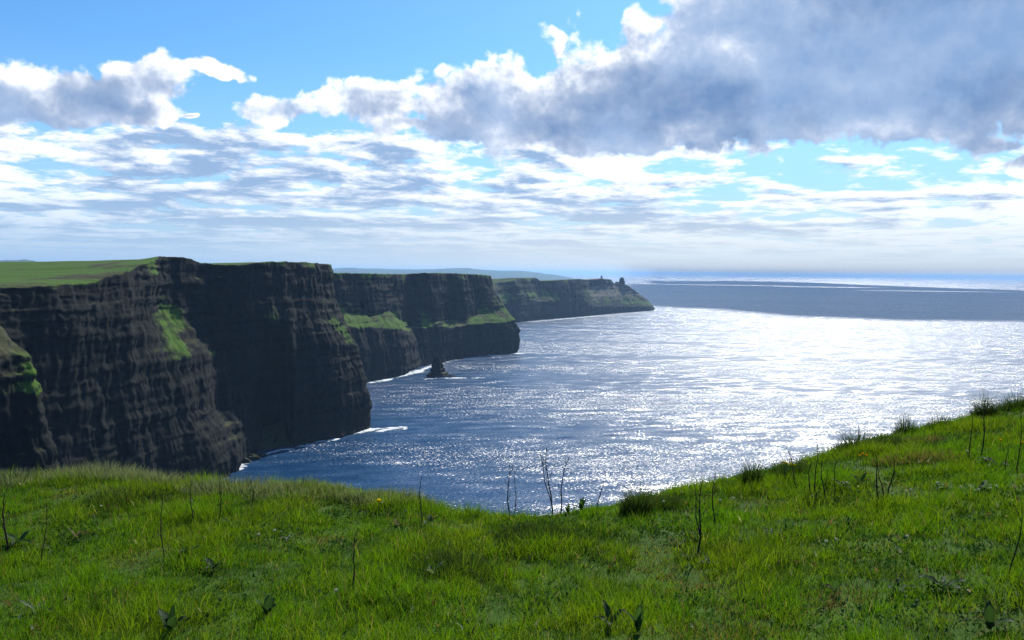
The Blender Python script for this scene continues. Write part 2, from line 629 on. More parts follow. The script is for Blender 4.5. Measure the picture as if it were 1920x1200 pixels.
def make_cliff(name, label, stations, inland, mat, ds, dz, amp=1.0, seed=0.0, sm=6.0, cut=0.6):
    """stations: (base, [(px, py, dY) x 6]); base is (px, py) on the waterline or (px, None, Y)."""
    net = []
    for base, lv in stations:
        if len(base) == 2:
            b = sea_pt(*base)
            Y = b[1]
            col = [np.array((b[0], b[1], SEA - 5))]
        else:
            Y = base[2]
            col = [np.array(((base[0] - 960) / FPX * Y, Y, SEA - 5))]
        for px, py, dY in lv:
            col.append(at(px, py, Y + dY))
        net.append(col)
    net = np.array(net)                       # S x 7 x 3
    base2 = net[:, 0, :2]
    top2 = net[:, -1, :2]
    mid = 0.5 * (base2 + top2)
    s = np.concatenate([[0], np.cumsum(np.linalg.norm(np.diff(mid, axis=0), axis=1))])
    sn = np.arange(0, s[-1], ds)
    g = smooth_rows(resample(net, s, sn), int(sm / ds))
    # outward plan normal: right-hand side of the walking direction, strongly smoothed
    tang = np.gradient(smooth_rows(g[:, :, :2].mean(1), int(30 / ds)), axis=0)
    tang /= np.linalg.norm(tang, axis=1)[:, None]
    nrm = np.stack([tang[:, 1], -tang[:, 0]], 1)
    # vertical subdivision
    rows, wts, vgr = [], [], []
    gk = [0.0, 0.0, 0.05, 0.35, 0.62, 0.12, 0.55]
    K = g.shape[1]
    for k in range(K - 1):
        L = np.linalg.norm(g[:, k + 1] - g[:, k], axis=1).mean()
        n = max(3, int(L / dz))
        for j in range(n):
            f = j / n
            rows.append(g[:, k] * (1 - f) + g[:, k + 1] * f)
            wts.append(1.0)
            vgr.append(0.0 if k == 0 else ((1 - f) * gk[k] + f * gk[k + 1] if k != 3 else 0.62))
    rows.append(g[:, -1])
    wts.append(0.35)
    vgr.append(0.55)
    n_wall = len(rows)
    P = np.stack(rows, 1)                      # N x R x 3
    W = np.array(wts)
    # soften the last metres to the rim
    S = sn[:, None] + seed * 100
    Z = P[..., 2]
    nz = 1.0
    flute = fbm(S * 0.016, Z * 0.0035, seed, 3) * 7.0
    ridge = (0.5 - np.abs(fbm(S * 0.045, Z * 0.006, seed + 9, 3))) * 6.5
    zz = Z + 2.5 * perlin(S * 0.011, seed + 3.3, 0) + 1.2 * perlin(S * 0.05, seed + 8.3, 0)
    beds = 2.4 * np.tanh(5 * perlin(zz * 0.055, S * 0.004, seed + 4)) + 1.5 * np.tanh(5 * perlin(zz * 0.17, S * 0.010, seed + 5)) \
        + 0.8 * np.tanh(4 * perlin(zz * 0.42, S * 0.03, seed + 6))
    blocks = 2.2 * np.tanh(3.5 * perlin(S * 0.085, Z * 0.035, seed + 7)) + 1.1 * np.tanh(4 * perlin(S * 0.22, Z * 0.10, seed + 8))
    fine = fbm(S * 0.25, Z * 0.25, seed + 2, 3) * 1.3
    off = (flute * 0.8 + ridge * 0.35 + beds * 0.42 + blocks * 0.5 + fine * 0.45 - 1.5) * amp
    hfade = np.clip((n_wall - 1 - np.arange(n_wall)) / 5.0, 0.25, 1.0)[None, :]
    off = off * hfade
    P = P.copy()
    P[..., 0] += nrm[:, None, 0] * off
    P[..., 1] += nrm[:, None, 1] * off
    P[..., 2] += (fbm(S * 0.12, Z * 0.15, seed + 12, 3) * 1.2) * np.clip(np.arange(n_wall) / 6.0, 0, 1)[None, :]
    # inland surface
    rim = P[:, -1]
    top = []
    xs = np.arange(len(sn))
    prev = rim
    for dist, dzt in inland:
        prof = np.interp(sn, s, [dzt(i) if callable(dzt) else dzt for i in range(len(s))])
        q = np.empty_like(rim)
        nn2 = smooth_rows(nrm, int(60 / ds))
        nn2 /= np.linalg.norm(nn2, axis=1)[:, None] + 1e-9
        q[:, :2] = rim[:, :2] - nn2 * dist
        q[:, 2] = smooth_rows(rim[:, 2:3], int(12 / ds))[:, 0] + prof + fbm(q[:, 0] * 0.02, q[:, 1] * 0.02, seed, 3) * min(1.6, dist * .05) * amp
        top.append(q)
    full = [P]
    last = rim
    for q in top:
        m = 4
        for j in range(1, m + 1):
            f = j / m
            r = last * (1 - f) + q * f
            r[:, 2] += fbm(r[:, 0] * 0.08, r[:, 1] * 0.08, seed, 2) * 0.4 * (f < 1)
            full.append(r[:, None])
        last = q
    skirt = last.copy()
    skirt[:, 2] = SEA - 5
    full.append(skirt[:, None])
    P = np.concatenate(full, 1)
    N, R = P.shape[:2]
    F = grid_faces(N, R)
    vg = np.full((N, R), 0.9)
    vg[:, n_wall:n_wall + 7] = 0.58
    # steep ledges stay bare: weight the ledge by how far it steps back
    step = np.linalg.norm(g[:, 4, :2] - g[:, 3, :2], axis=1) / (np.abs(g[:, 4, 2] - g[:, 3, 2]) + 1)
    sw = np.clip(step / 0.9, 0, 1)[:, None]
    wall = np.array(vgr)[None, :]
    vg[:, :n_wall] = np.where(np.arange(n_wall)[None, :] > n_wall - 5, wall, wall * sw)
    o = mesh_from(name, P.reshape(-1, 3), F, mat, cols=np.repeat(vg.reshape(-1, 1), 3, 1))
    tag(o, label, kind='structure')
    return o, P


def cl(px0, lv):
    return lv


ST1 = [
    ((-900, None, 300), [(-900, 1300, 0), (-900, 1000, 2), (-900, 850, 5), (-900, 750, 12), (-910, 640, 25), (-930, 560, 40)]),
    ((-350, None, 380), [(-350, 1150, 0), (-350, 950, 2), (-350, 800, 5), (-355, 730, 14), (-360, 620, 30), (-380, 548, 45)]),
    ((60, None, 432), [(40, 1000, 2), (20, 880, 4), (0, 740, 8), (-20, 665, 16), (-60, 600, 32), (-200, 540, 60)]),
    ((165, None, 450), [(142, 950, 2), (116, 850, 5), (90, 735, 10), (68, 668, 18), (5, 606, 50), (-130, 543, 90)]),
    ((150, None, 480), [(130, 950, 3), (106, 850, 6), (80, 735, 12), (55, 670, 20), (-10, 610, 60), (-120, 543, 100)]),
    ((20, None, 560), [(18, 930, 2), (10, 820, 4), (0, 720, 6), (-10, 640, 8), (-30, 590, 12), (-60, 541, 20)]),
    ((70, None, 590), [(68, 930, 2), (66, 820, 5), (62, 720, 8), (60, 640, 12), (60, 590, 16), (60, 538, 22)]),
    ((180, None, 640), [(178, 900, 3), (176, 820, 6), (174, 720, 10), (172, 640, 14), (170, 590, 18), (168, 531, 30)]),
    ((262, None, 690), [(260, 880, 3), (257, 800, 6), (252, 720, 10), (250, 640, 16), (248, 580, 24), (242, 508, 40)]),
    ((330, None, 735), [(326, 860, 2), (318, 780, 4), (300, 690, 8), (284, 600, 26), (282, 550, 36), (280, 490, 48)]),
    ((405, None, 775), [(398, 850, 2), (372, 770, 5), (352, 672, 10), (300, 578, 34), (302, 540, 44), (304, 480, 55)]),
    ((442, 893), [(430, 838, 3), (398, 765, 8), (390, 662, 16), (346, 592, 30), (346, 545, 38), (342, 481, 48)]),
    ((450, 880), [(440, 825, 10), (408, 765, 20), (402, 668, 30), (386, 600, 36), (385, 550, 40), (380, 494, 48)]),
    ((468, 858), [(466, 800, 3), (464, 740, 6), (462, 662, 10), (460, 600, 15), (458, 545, 18), (456, 498, 24)]),
    ((480, 853), [(477, 800, 3), (476, 740, 6), (475, 660, 8), (474, 600, 12), (474, 545, 16), (474, 494, 22)]),
    ((488, 851), [(486, 800, 60), (486, 730, 62), (486, 672, 40), (485, 600, 12), (485, 545, 16), (485, 492, 22)]),
    ((536, 841), [(532, 790, 60), (531, 730, 62), (530, 672, 40), (522, 600, 12), (518, 545, 16), (515, 491, 22)]),
    ((552, 838), [(548, 790, 3), (546, 730, 6), (544, 660, 9), (540, 600, 12), (534, 545, 16), (530, 491, 22)]),
    ((625, 822), [(622, 765, 3), (618, 705, 6), (612, 650, 10), (592, 600, 15), (580, 550, 20), (575, 492, 25)]),
    ((694, 804), [(688, 745, 3), (676, 690, 8), (664, 645, 12), (642, 602, 18), (626, 560, 24), (621, 496, 28)]),
    ((694, None, 1130), [(690, 745, 10), (676, 690, 14), (662, 645, 18), (640, 602, 22), (626, 560, 24), (620, 497, 26)]),
    ((650, None, 1260), [(646, 740, 10), (640, 680, 12), (630, 640, 15), (610, 600, 20), (595, 560, 24), (590, 500, 26)]),
    ((560, None, 1400), [(556, 730, 10), (550, 680, 12), (540, 640, 15), (530, 600, 20), (525, 560, 24), (520, 503, 26)]),
]
hz1 = [3, 3, 3, 3, 3, 3, 3, 2, -2, -3, -5, -3, 0, -1, -1, -1, -1, -1, -1, -1, -1, -1, -1]
hz2 = [3, 3, 3, 3, 3, 3, 3, 1, -4, -9, -9, -5, -2, -3, -3, -3, -3, -3, -3, -3, -3, -3, -3]
hz3 = [2, 2, 2, 2, 2, 3, 4, 3, -3, -10, -11, -10, -9, -8, -8, -8, -8, -8, -8, -8, -8, -8, -8]
make_cliff('near_cliff', 'tall dark cliff with a green field on top, nearest to the viewer', ST1,
           [(16, lambda i: hz1[i] * 0.45), (50, lambda i: hz1[i]), (140, lambda i: hz2[i]), (420, lambda i: hz3[i])],
           M_CLIFF, 1.3, 1.4, 1.0, 1.0)

ST2 = [
    ((540, None, 1410), [(540, 690, 5), (540, 650, 10), (540, 612, 15), (540, 585, 45), (540, 550, 52), (540, 511, 62)]),
    ((640, None, 1450), [(640, 690, 5), (640, 650, 10), (640, 612, 15), (638, 585, 55), (636, 550, 62), (634, 512, 72)]),
    ((684, 718), [(683, 690, 3), (681, 650, 6), (672, 614, 12), (662, 588, 48), (660, 548, 56), (658, 512, 66)]),
    ((722, 710), [(720, 680, 3), (718, 645, 6), (712, 614, 12), (704, 592, 46), (702, 550, 54), (700, 513, 64)]),
    ((756, 703), [(756, 675, 3), (756, 645, 6), (752, 617, 12), (730, 582, 52), (728, 550, 58), (726, 514, 66)]),
    ((779, 695), [(779, 668, 3), (777, 645, 7), (769, 622, 14), (752, 600, 46), (749, 555, 58), (747, 514, 68)]),
    ((790, 688), [(786, 662, 10), (783, 640, 20), (776, 620, 30), (768, 600, 44), (764, 555, 52), (762, 514, 60)]),
    ((812, 683), [(808, 660, 3), (806, 638, 6), (802, 614, 10), (800, 602, 28), (798, 555, 34), (794, 512, 42)]),
    ((826, 680), [(824, 658, 3), (822, 636, 6), (818, 609, 10), (816, 601, 16), (813, 555, 22), (810, 512, 30)]),
    ((850, 675), [(848, 655, 3), (847, 635, 6), (845, 615, 10), (842, 599, 52), (840, 555, 54), (836, 512, 62)]),
    ((880, 670), [(878, 652, 3), (876, 633, 6), (874, 609, 10), (871, 602, 18), (868, 555, 26), (862, 513, 34)]),
    ((910, 667), [(910, 650, 3), (911, 630, 6), (908, 606, 10), (898, 589, 46), (892, 550, 54), (884, 514, 62)]),
    ((945, 664), [(946, 645, 3), (947, 625, 6), (942, 606, 10), (926, 585, 40), (910, 548, 52), (904, 515, 60)]),
    ((970, 661), [(974, 640, 3), (974, 618, 6), (966, 600, 14), (948, 578, 40), (926, 545, 56), (920, 517, 62)]),
    ((972, None, 2170), [(974, 640, 3), (972, 618, 6), (962, 600, 14), (944, 578, 30), (926, 545, 46), (920, 517, 52)]),
    ((940, None, 2400), [(938, 628, 3), (934, 612, 6), (928, 596, 14), (916, 575, 30), (905, 545, 46), (898, 518, 52)]),
    ((880, None, 2700), [(878, 615, 3), (875, 602, 6), (870, 590, 14), (862, 570, 30), (855, 545, 46), (850, 518, 52)]),
]
make_cliff('middle_cliff', 'second dark headland with grassy ledges halfway up', ST2,
           [(20, -1.0), (60, -4), (180, -9), (500, -14)], M_CLIFF, 2.2, 2.2, 1.15, 5.0, 8)

ST3 = [
    ((880, None, 2950), [(880, 590, 10), (880, 575, 20), (882, 560, 40), (885, 550, 60), (890, 540, 90), (895, 534, 120)]),
    ((950, None, 3280), [(950, 592, 10), (948, 578, 20), (944, 565, 40), (938, 552, 70), (932, 540, 100), (925, 531, 130)]),
    ((978, 604), [(977, 590, 8), (976, 575, 16), (975, 560, 24), (972, 548, 34), (970, 536, 44), (964, 526, 60)]),
    ((985, 603), [(984, 590, 8), (982, 575, 16), (981, 560, 24), (978, 548, 34), (974, 536, 44), (966, 521, 60)]),
    ((1020, 599), [(1019, 588, 8), (1018, 575, 16), (1017, 566, 26), (1014, 552, 70), (1010, 538, 80), (1007, 521, 90)]),
    ((1024, 599), [(1024, 588, 8), (1023, 575, 16), (1021, 566, 26), (1018, 552, 70), (1015, 538, 80), (1012, 527, 90)]),
    ((1060, 596), [(1060, 585, 8), (1059, 573, 16), (1058, 560, 24), (1056, 548, 34), (1054, 536, 44), (1052, 525, 60)]),
    ((1096, 593), [(1096, 585, 8), (1095, 573, 16), (1094, 560, 24), (1092, 548, 34), (1090, 536, 44), (1088, 523, 60)]),
    ((1108, 592), [(1108, 583, 8), (1108, 575, 18), (1107, 568, 40), (1106, 545, 130), (1105, 535, 145), (1104, 525, 150)]),
    ((1130, 590), [(1130, 582, 8), (1130, 575, 18), (1130, 568, 40), (1130, 545, 130), (1129, 534, 145), (1128, 522, 150)]),
    ((1152, 588), [(1152, 581, 8), (1152, 574, 18), (1151, 568, 40), (1150, 542, 130), (1148, 535, 140), (1146, 524, 145)]),
    ((1162, 587), [(1162, 581, 8), (1162, 574, 18), (1161, 568, 40), (1158, 544, 130), (1154, 537, 140), (1151, 531, 145)]),
    ((1182, 586), [(1182, 581, 8), (1182, 575, 18), (1180, 569, 40), (1178, 548, 110), (1177, 540, 120), (1176, 534, 125)]),
    ((1205, 584), [(1205, 579, 8), (1205, 575, 16), (1204, 571, 30), (1202, 562, 80), (1200, 555, 95), (1198, 550, 100)]),
    ((1227, 582), [(1226, 579, 6), (1224, 576, 12), (1222, 573, 20), (1218, 568, 40), (1212, 562, 60), (1207, 557, 80)]),
    ((1225, None, 4750), [(1225, 578, 6), (1223, 575, 12), (1221, 572, 20), (1217, 568, 30), (1211, 562, 40), (1206, 557, 50)]),
    ((1185, None, 4950), [(1185, 574, 6), (1183, 568, 12), (1181, 562, 20), (1177, 556, 30), (1171, 550, 40), (1166, 545, 50)]),
    ((1080, None, 5200), [(1080, 574, 6), (1080, 568, 12), (1080, 562, 20), (1077, 550, 30), (1071, 540, 40), (1066, 530, 50)]),
]
make_cliff('far_headland', 'hazy blue far headland that ends in a low rocky point', ST3,
           [(25, -1.0), (80, -4), (200, -9), (500, -16)], M_CLIFF_FAR, 3.6, 3.2, 1.1, 9.0, 8)


# ------------------------------------------------------------------ foam along the shores
def foam_strip(pts, width, name, out_w=None, seedv=0.0):
    pts = np.array(pts, float)
    s = np.concatenate([[0], np.cumsum(np.linalg.norm(np.diff(pts, axis=0), axis=1))])
    sn = np.linspace(0, s[-1], max(20, int(s[-1] / 3)))
    p = np.stack([np.interp(sn, s, pts[:, 0]), np.interp(sn, s, pts[:, 1])], 1)
    tg = np.gradient(p, axis=0)
    tg /= np.linalg.norm(tg, axis=1)[:, None] + 1e-9
    n = np.stack([tg[:, 1], -tg[:, 0]], 1)
    u = np.linspace(-1, 1, 9)
    w = width * (0.75 + 0.7 * fbm(sn * 0.02, seedv, 0, 3))
    ends = np.clip(np.minimum(sn, s[-1] - sn) / (s[-1] * 0.08 + 1), 0, 1)
    V, C = [], []
    for k, uu in enumerate(u):
        q = p + n * (uu * w)[:, None]
        V.append(np.column_stack([q, np.full(len(q), SEA + 0.25)]))
        e = (1 - uu * uu) * ends * (0.8 + 0.6 * fbm(sn * 0.03, seedv + 4, 0, 3))
        C.append(np.column_stack([e, e, e]))
    V = np.stack(V, 1)
    C = np.stack(C, 1)
    return V.reshape(-1, 3), grid_faces(len(sn), len(u)), C.reshape(-1, 3)


def build_foam():
    Vs, Fs, Cs, n = [], [], [], 0
    strips = [
        ([sea_pt(*q) for q in ((446, 885), (456, 868), (475, 858), (520, 846), (560, 839))], 7),
        ([sea_pt(*q) for q in ((560, 840), (600, 828), (640, 817), (694, 805), (745, 801))], 14),
        ([sea_pt(*q) for q in ((694, 810), (715, 808), (740, 803), (770, 803))], 16),
        ([sea_pt(*q) for q in ((436, 878), (446, 880), (462, 878))], 10),
        ([sea_pt(*q) for q in ((684, 720), (722, 713), (757, 705), (782, 696))], 14),
        ([sea_pt(*q) for q in ((770, 702), (800, 690), (850, 676), (900, 669), (972, 663))], 18),
        ([sea_pt(*q) for q in ((785, 712), (820, 710), (860, 709), (915, 709))], 17),
        ([sea_pt(*q) for q in ((960, 664), (985, 662), (1010, 662))], 16),
        ([sea_pt(*q) for q in ((980, 605), (1060, 598), (1130, 592), (1228, 585))], 28),
    ]
    for i, (pts, w) in enumerate(strips):
        V, F, C = foam_strip(pts, w, 'f', seedv=i * 3.1)
        V[:, 2] += i * 0.03
        Vs.append(V)
        Fs.append(F + n)
        Cs.append(C)
        n += len(V)
    o = mesh_from('sea_foam', np.concatenate(Vs), np.concatenate(Fs), M_FOAM, cols=np.concatenate(Cs))
    tag(o, 'white surf washing along the foot of the cliffs', kind='stuff')


build_foam()


# ------------------------------------------------------------------ rocks: sea stack, pinnacles, boulders
def rock_mesh(name, prof, loc, seed, mat, n=48, rough=0.16, sx=1.0, sy=1.0, lean=(0, 0)):
    """prof: (z, radius); a rugged bedded rock"""
    zs = np.linspace(prof[0][0], prof[-1][0], 46)
    rs = np.interp(zs, [q[0] for q in prof], [q[1] for q in prof])
    th = np.linspace(0, 2 * math.pi, n + 1)[:-1]
    T, Zg = np.meshgrid(th, zs, indexing='ij')
    Rg = np.broadcast_to(rs, T.shape).copy()
    H = zs[-1] - zs[0]
    sc = 6.0 / H
    nn = fbm(np.cos(T) * 1.6 + seed, np.sin(T) * 1.6, Zg * sc * .35, 4)
    bed = np.tanh(4 * perlin(Zg * sc * 1.6, seed, 0)) * 0.07 + np.tanh(4 * perlin(Zg * sc * 4, seed + 3, np.cos(T))) * 0.05
    Rg *= 1 + nn * rough * 2.2 + bed
    f = (Zg - zs[0]) / H
    V = np.stack([loc[0] + Rg * np.cos(T) * sx + lean[0] * f * f, loc[1] + Rg * np.sin(T) * sy + lean[1] * f * f, loc[2] + Zg], -1)
    V = V.reshape(-1, 3)
    F = grid_faces(n, len(zs), wrap=True)
    o = mesh_from(name, V - np.array(loc), F, mat)
    o.location = loc
    return o


p = sea_pt(820, 706)
o = rock_mesh('sea_stack', [(-4, 24), (0, 21), (4, 17), (8, 13.0), (15, 10.2), (23, 7.4), (30, 4.8), (35, 2.0), (36, 0.05)],
              (p[0], p[1] + 12, SEA), 3.1, M_CLIFF, sx=1.0, lean=(-1.5, 0), rough=0.13)
tag(o, 'dark pointed sea stack standing in the surf below the second headland', 'sea stack')
for (px, py, r, h, s_) in ((845, 706, 7, 3.0, 8.0),):
    p = sea_pt(px, py)
    o = rock_mesh('sea_rock', [(-2, r), (0, r * .9), (h * .5, r * .6), (h, .1)], (p[0], p[1], SEA), s_, M_CLIFF, n=28, sx=1.6)
    tag(o, 'low dark rock awash to the right of the pointed sea stack', 'rock')
bl = [(452, 868, 6, 6, 'pale lit boulder at the water beside the near cliff buttress', 0),
      (462, 862, 9, 7, 'largest sunlit boulder at the foot of the near cliff', 1),
      (484, 856, 6, 3, 'flat pale rock right of the largest sunlit boulder', 2)]
for px, py, r, h, lb_, k in bl:
    p = sea_pt(px, py)
    o = rock_mesh('boulder', [(-2, r), (0, r * .95), (h * .6, r * .7), (h, .1)], (p[0], p[1] + 2, SEA), 11.0 + k * 2.3, M_CLIFF, n=28, sx=1.4)
    tag(o, lb_, 'boulder', 'rocks at the foot of the near cliff')
for px, py, r, h, lb_, k in ((1166, 530, 13, 36, 'tall dark rock pinnacle near the tip of the far headland', 0),
                             (1157, 532, 11, 20, 'small rounded rock knob left of the tall pinnacle on the far headland', 1)):
    q = at(px, py + 4, 4480)
    o = rock_mesh('rock_pinnacle', [(-6, r * 1.5), (4, r * 1.2), (h * .5, r), (h * .8, r * .9), (h * .95, r * .5), (h, .2)],
                  tuple(q), 21.0 + k, M_CLIFF, n=30, rough=.12)
    tag(o, lb_, 'rock')


# watch tower on the headland
def build_tower():
    q = at(1128, 523.4, 4540)
    t = empty('watch_tower', tuple(q))
    tag(t, 'small ruined stone watch tower standing on the far headland', 'tower')

    def box(x0, x1, y0, y1, z0, z1, taper=0.0):
        k = taper
        V = [(x0, y0, z0), (x1, y0, z0), (x1, y1, z0), (x0, y1, z0),
             (x0 + k, y0 + k, z1), (x1 - k, y0 + k, z1), (x1 - k, y1 - k, z1), (x0 + k, y1 - k, z1)]
        F = [(0, 3, 2, 1), (4, 5, 6, 7), (0, 1, 5, 4), (1, 2, 6, 5), (2, 3, 7, 6), (3, 0, 4, 7)]
        return V, F

    def parts(name, boxes):
        V, F = [], []
        for b in boxes:
            v, f = box(*b)
            F += [tuple(i + len(V) for i in ff) for ff in f]
            V += v
        return mesh_from(name, V, F, M_STONE, t)
    parts('wall', [(-4.6, 4.6, -4.6, 4.6, -4, 13.5, 0.7)])
    parts('parapet', [(-4.5, 4.5, -4.5, 4.5, 13.5, 14.6, 0.0)])
    parts('machicolation', [(-1.4, 1.4, -4.95, -4.5, 11.5, 14.5, 0.0)])
    parts('broken_turret', [(-3.8, -0.4, -3.6, 3.6, 14.6, 18.0, 0.4), (-2.9, -1.2, -2, 2, 18.0, 20.2, 0.3)])


build_tower()


# ------------------------------------------------------------------ distant hills
def build_hills(name, label, prof, Y, depth, seedv):
    """prof: (px, py of the crest)"""
    px = np.linspace(prof[0][0], prof[-1][0], 260)
    py = np.interp(px, [q[0] for q in prof], [q[1] for q in prof])
    crest = np.array([at(a, b, Y) for a, b in zip(px, py)])
    h = crest[:, 2] - SEA
    tap = np.minimum(px - px[0], px[-1] - px) / 90
    h = h * np.clip(tap, 0, 1) ** 0.6 * (1 + 0.10 * fbm(px * 0.02, seedv, 0, 4)) + 8 * fbm(px * 0.06, seedv + 2, 0, 3)
    u = np.linspace(-1, 1, 15)
    V = []
    for uu in u:
        k = (math.cos(uu * math.pi / 2)) ** 1.3
        q = crest.copy()
        sc = (Y + uu * depth) / Y
        q[:, 0] *= sc
        q[:, 1] *= sc
        q[:, 2] = SEA - 4 + np.maximum(h, 0) * k * (1 + 0.2 * fbm(px * 0.03, uu * 2, seedv, 3) * (1 - k))
        V.append(q)
    V = np.stack(V, 1)
    m = M_HILL
    o = mesh_from(name, V.reshape(-1, 3), grid_faces(len(px), len(u)), m, smooth=True)
    tag(o, label, kind='structure')


M_HILL = mat_plain('hill_heath', (0.05, 0.075, 0.03), 0.95, 0.05, 0.3, 0.002)
build_hills('distant_hills', 'low blue hills behind the green cliff top on the left', [
    (-500, 492), (-250, 488), (-60, 486), (0, 487), (55, 487), (110, 491), (180, 496), (260, 502), (330, 506)], 12500, 3500, 2.0)
build_hills('far_hills', 'faint pale hills on the horizon behind the second headland', [
    (520, 504), (600, 503), (640, 502), (700, 503), (760, 505), (830, 504), (865, 502), (890, 504), (940, 507), (1010, 509), (1080, 510)], 24000, 5000, 4.0)


# ------------------------------------------------------------------ unseen cloud bank added above the frame to shade the far sea
def build_shade_cloud():
    H = 14000.0
    k = (H - SEA) / SUN.z
    sh = np.array((SUN.x * k, SUN.y * k))
    near = [sea_pt(*q) for q in ((1150, 553), (1227, 575), (1350, 581), (1500, 593), (1700, 599), (1920, 602), (2100, 606))]
    far = [sea_pt(*q) for q in ((1150, 549), (1227, 527), (1350, 527), (1500, 529), (1700, 537), (1920, 545), (2100, 550))]
    near, far = np.array(near), np.array(far)
    t = np.linspace(0, 6, 120)
    nr = np.stack([np.interp(t, range(7), near[:, i]) for i in (0, 1)], 1)
    fr = np.stack([np.interp(t, range(7), far[:, i]) for i in (0, 1)], 1)
    u = np.linspace(0, 1, 90)
    G = nr[:, None] * (1 - u[None, :, None]) + fr[:, None] * u[None, :, None]
    G[..., 0] += 160 * fbm(G[..., 0] * 0.0011, G[..., 1] * 0.0006, 1, 4)
    G[..., 1] += (200 + 3200 * u[None, :] ** 2) * fbm(G[..., 0] * 0.0009, G[..., 1] * 0.0005, 5, 4)
    G = G + sh
    e = np.minimum(np.minimum(u, 1 - u)[None, :] * 6, np.minimum(t, 6 - t)[:, None] * 2).clip(0, 1) ** 0.5
    th = 500 * e * (1 + 0.6 * fbm(G[..., 0] * 0.0005, G[..., 1] * 0.0005, 9, 5))
    top = np.concatenate([G, (H + th)[..., None]], -1).reshape(-1, 3)
    bot = np.concatenate([G, (H - th * .4)[..., None]], -1).reshape(-1, 3)
    F = grid_faces(120, 90)
    V = np.concatenate([top, bot])
    F = np.concatenate([F, F[:, ::-1] + len(top)])
    # a few lit gaps in the shade on the water: holes in the bank
    cen = V[F].mean(1)[:, :2] - sh
    keep = np.ones(len(F), bool)
    for cx, cy_, rx, ry in ((1290, 561, 48, 1.6), (1390, 568, 18, 1.1), (1465, 575, 28, 1.2), (1640, 592, 40, 1.0), (1330, 534, 120, 1.0), (1560, 538, 90, 1.2),
                            (1760, 546, 130, 1.3), (1240, 540, 40, 0.9), (1850, 553, 60, 1.0), (1680, 556, 50, 0.8), (1480, 545, 60, 0.8)):
        c = sea_pt(cx, cy_)
        dx = abs(sea_pt(cx + rx, cy_)[0] - c[0])
        dy = abs(sea_pt(cx, cy_ - ry)[1] - c[1])
        keep &= ((cen[:, 0] - c[0]) / dx) ** 2 + ((cen[:, 1] - c[1]) / dy) ** 2 > 1
    F = F[keep]
    m, tt, out = new_mat('cloud')
    d = tt.node('ShaderNodeBsdfDiffuse')
    d.inputs[0].default_value = (0.85, 0.87, 0.9, 1)
    tl = tt.node('ShaderNodeBsdfTranslucent')          # sunlight soaks through to the underside
    tl.inputs[0].default_value = (0.85, 0.87, 0.9, 1)
    mx = tt.node('ShaderNodeMixShader')
    mx.inputs[0].default_value = 0.6
    tt.l.new(d.outputs[0], mx.inputs[1])
    tt.l.new(tl.outputs[0], mx.inputs[2])
    tt.l.new(mx.outputs[0], out.inputs[0])
    o = mesh_from('shade_cloud', V, F, m, smooth=True)
    tag(o, 'unseen high cloud bank added to shade the far sea', kind='structure')


build_shade_cloud()

# ------------------------------------------------------------------ foreground ground
EDGE = [  # px, py of the grassy rim, depth in metres
    (-500, 870, 10.5), (-200, 875, 9.5), (0, 893, 8.6), (120, 897, 8.4), (200, 890, 8.4), (330, 905, 8.2), (430, 915, 8.0), (560, 920, 7.8), (700, 930, 7.6),
    (780, 935, 7.4), (850, 958, 7.2), (960, 972, 7.0), (1060, 968, 7.0), (1150, 962, 7.1), (1290, 924, 7.6), (1400, 898, 8.0),
    (1500, 872, 8.5), (1600, 838, 9.2), (1740, 803, 10.0), (1850, 780, 10.6), (1920, 757, 11.2), (2150, 690, 12.5), (2500, 600, 14)]
_ed = np.array([tuple(at(a, b, Y)) for a, b, Y in EDGE])
_ea = _ed[:, 0] / _ed[:, 1]


def edge_at(a):
    return np.interp(a, _ea, _ed[:, 1]), np.interp(a, _ea, _ed[:, 2])


def ground(x, y, bumps=True):
    x = np.asarray(x, float)
    y = np.asarray(y, float)
    a = x / np.maximum(y, 2.5)
    Ye, ze = edge_at(a)
    t = (y - 2.5) / (Ye - 2.5)
    zn = -1.66 + 0.035 * np.clip(x, -8, 8) + 0.012 * np.clip(x, 0, 6) ** 2
    tt = np.clip(t, 0, 1)
    z = zn * (1 - tt) + ze * tt - 0.10 * np.sin(tt * math.pi) * 0.4
    back = np.clip(2.5 - y, 0, 60)
    z = z + back * 0.02
    d = np.maximum(y - Ye, 0)
    z = z - np.where(d < 1.0, 0.75 * d * d, 0.75 + (d - 1.0) * 1.5)
    if bumps:
        z = z + fbm(x * 0.9, y * 0.9, 0.5, 4) * 0.055 + perlin(x * 3.1, y * 3.1, 2.0) * 0.012
        z = z + np.where(d > 1, fbm(x * 0.2, y * 0.2, 4.5, 4) * np.minimum(d, 20) * 0.08, 0)
    return np.maximum(z, SEA - 3)


def on_ground(px, py):
    d = pixdir(px, py)
    d = d / d[1]
    Y = np.linspace(2.6, 14, 1200)
    z = ground(d[0] * Y, Y)
    below = np.nonzero(d[2] * Y < z)[0]
    k = below[0] if len(below) else int(np.argmin(np.abs(d[2] * Y - z) + (Y > edge_at(d[0])[0] + .05) * 9))
    y = Y[k]
    Ye = float(edge_at(d[0])[0])
    y = min(y, Ye + 0.15)
    return np.array((d[0] * y, y, float(ground(d[0] * y, y))))


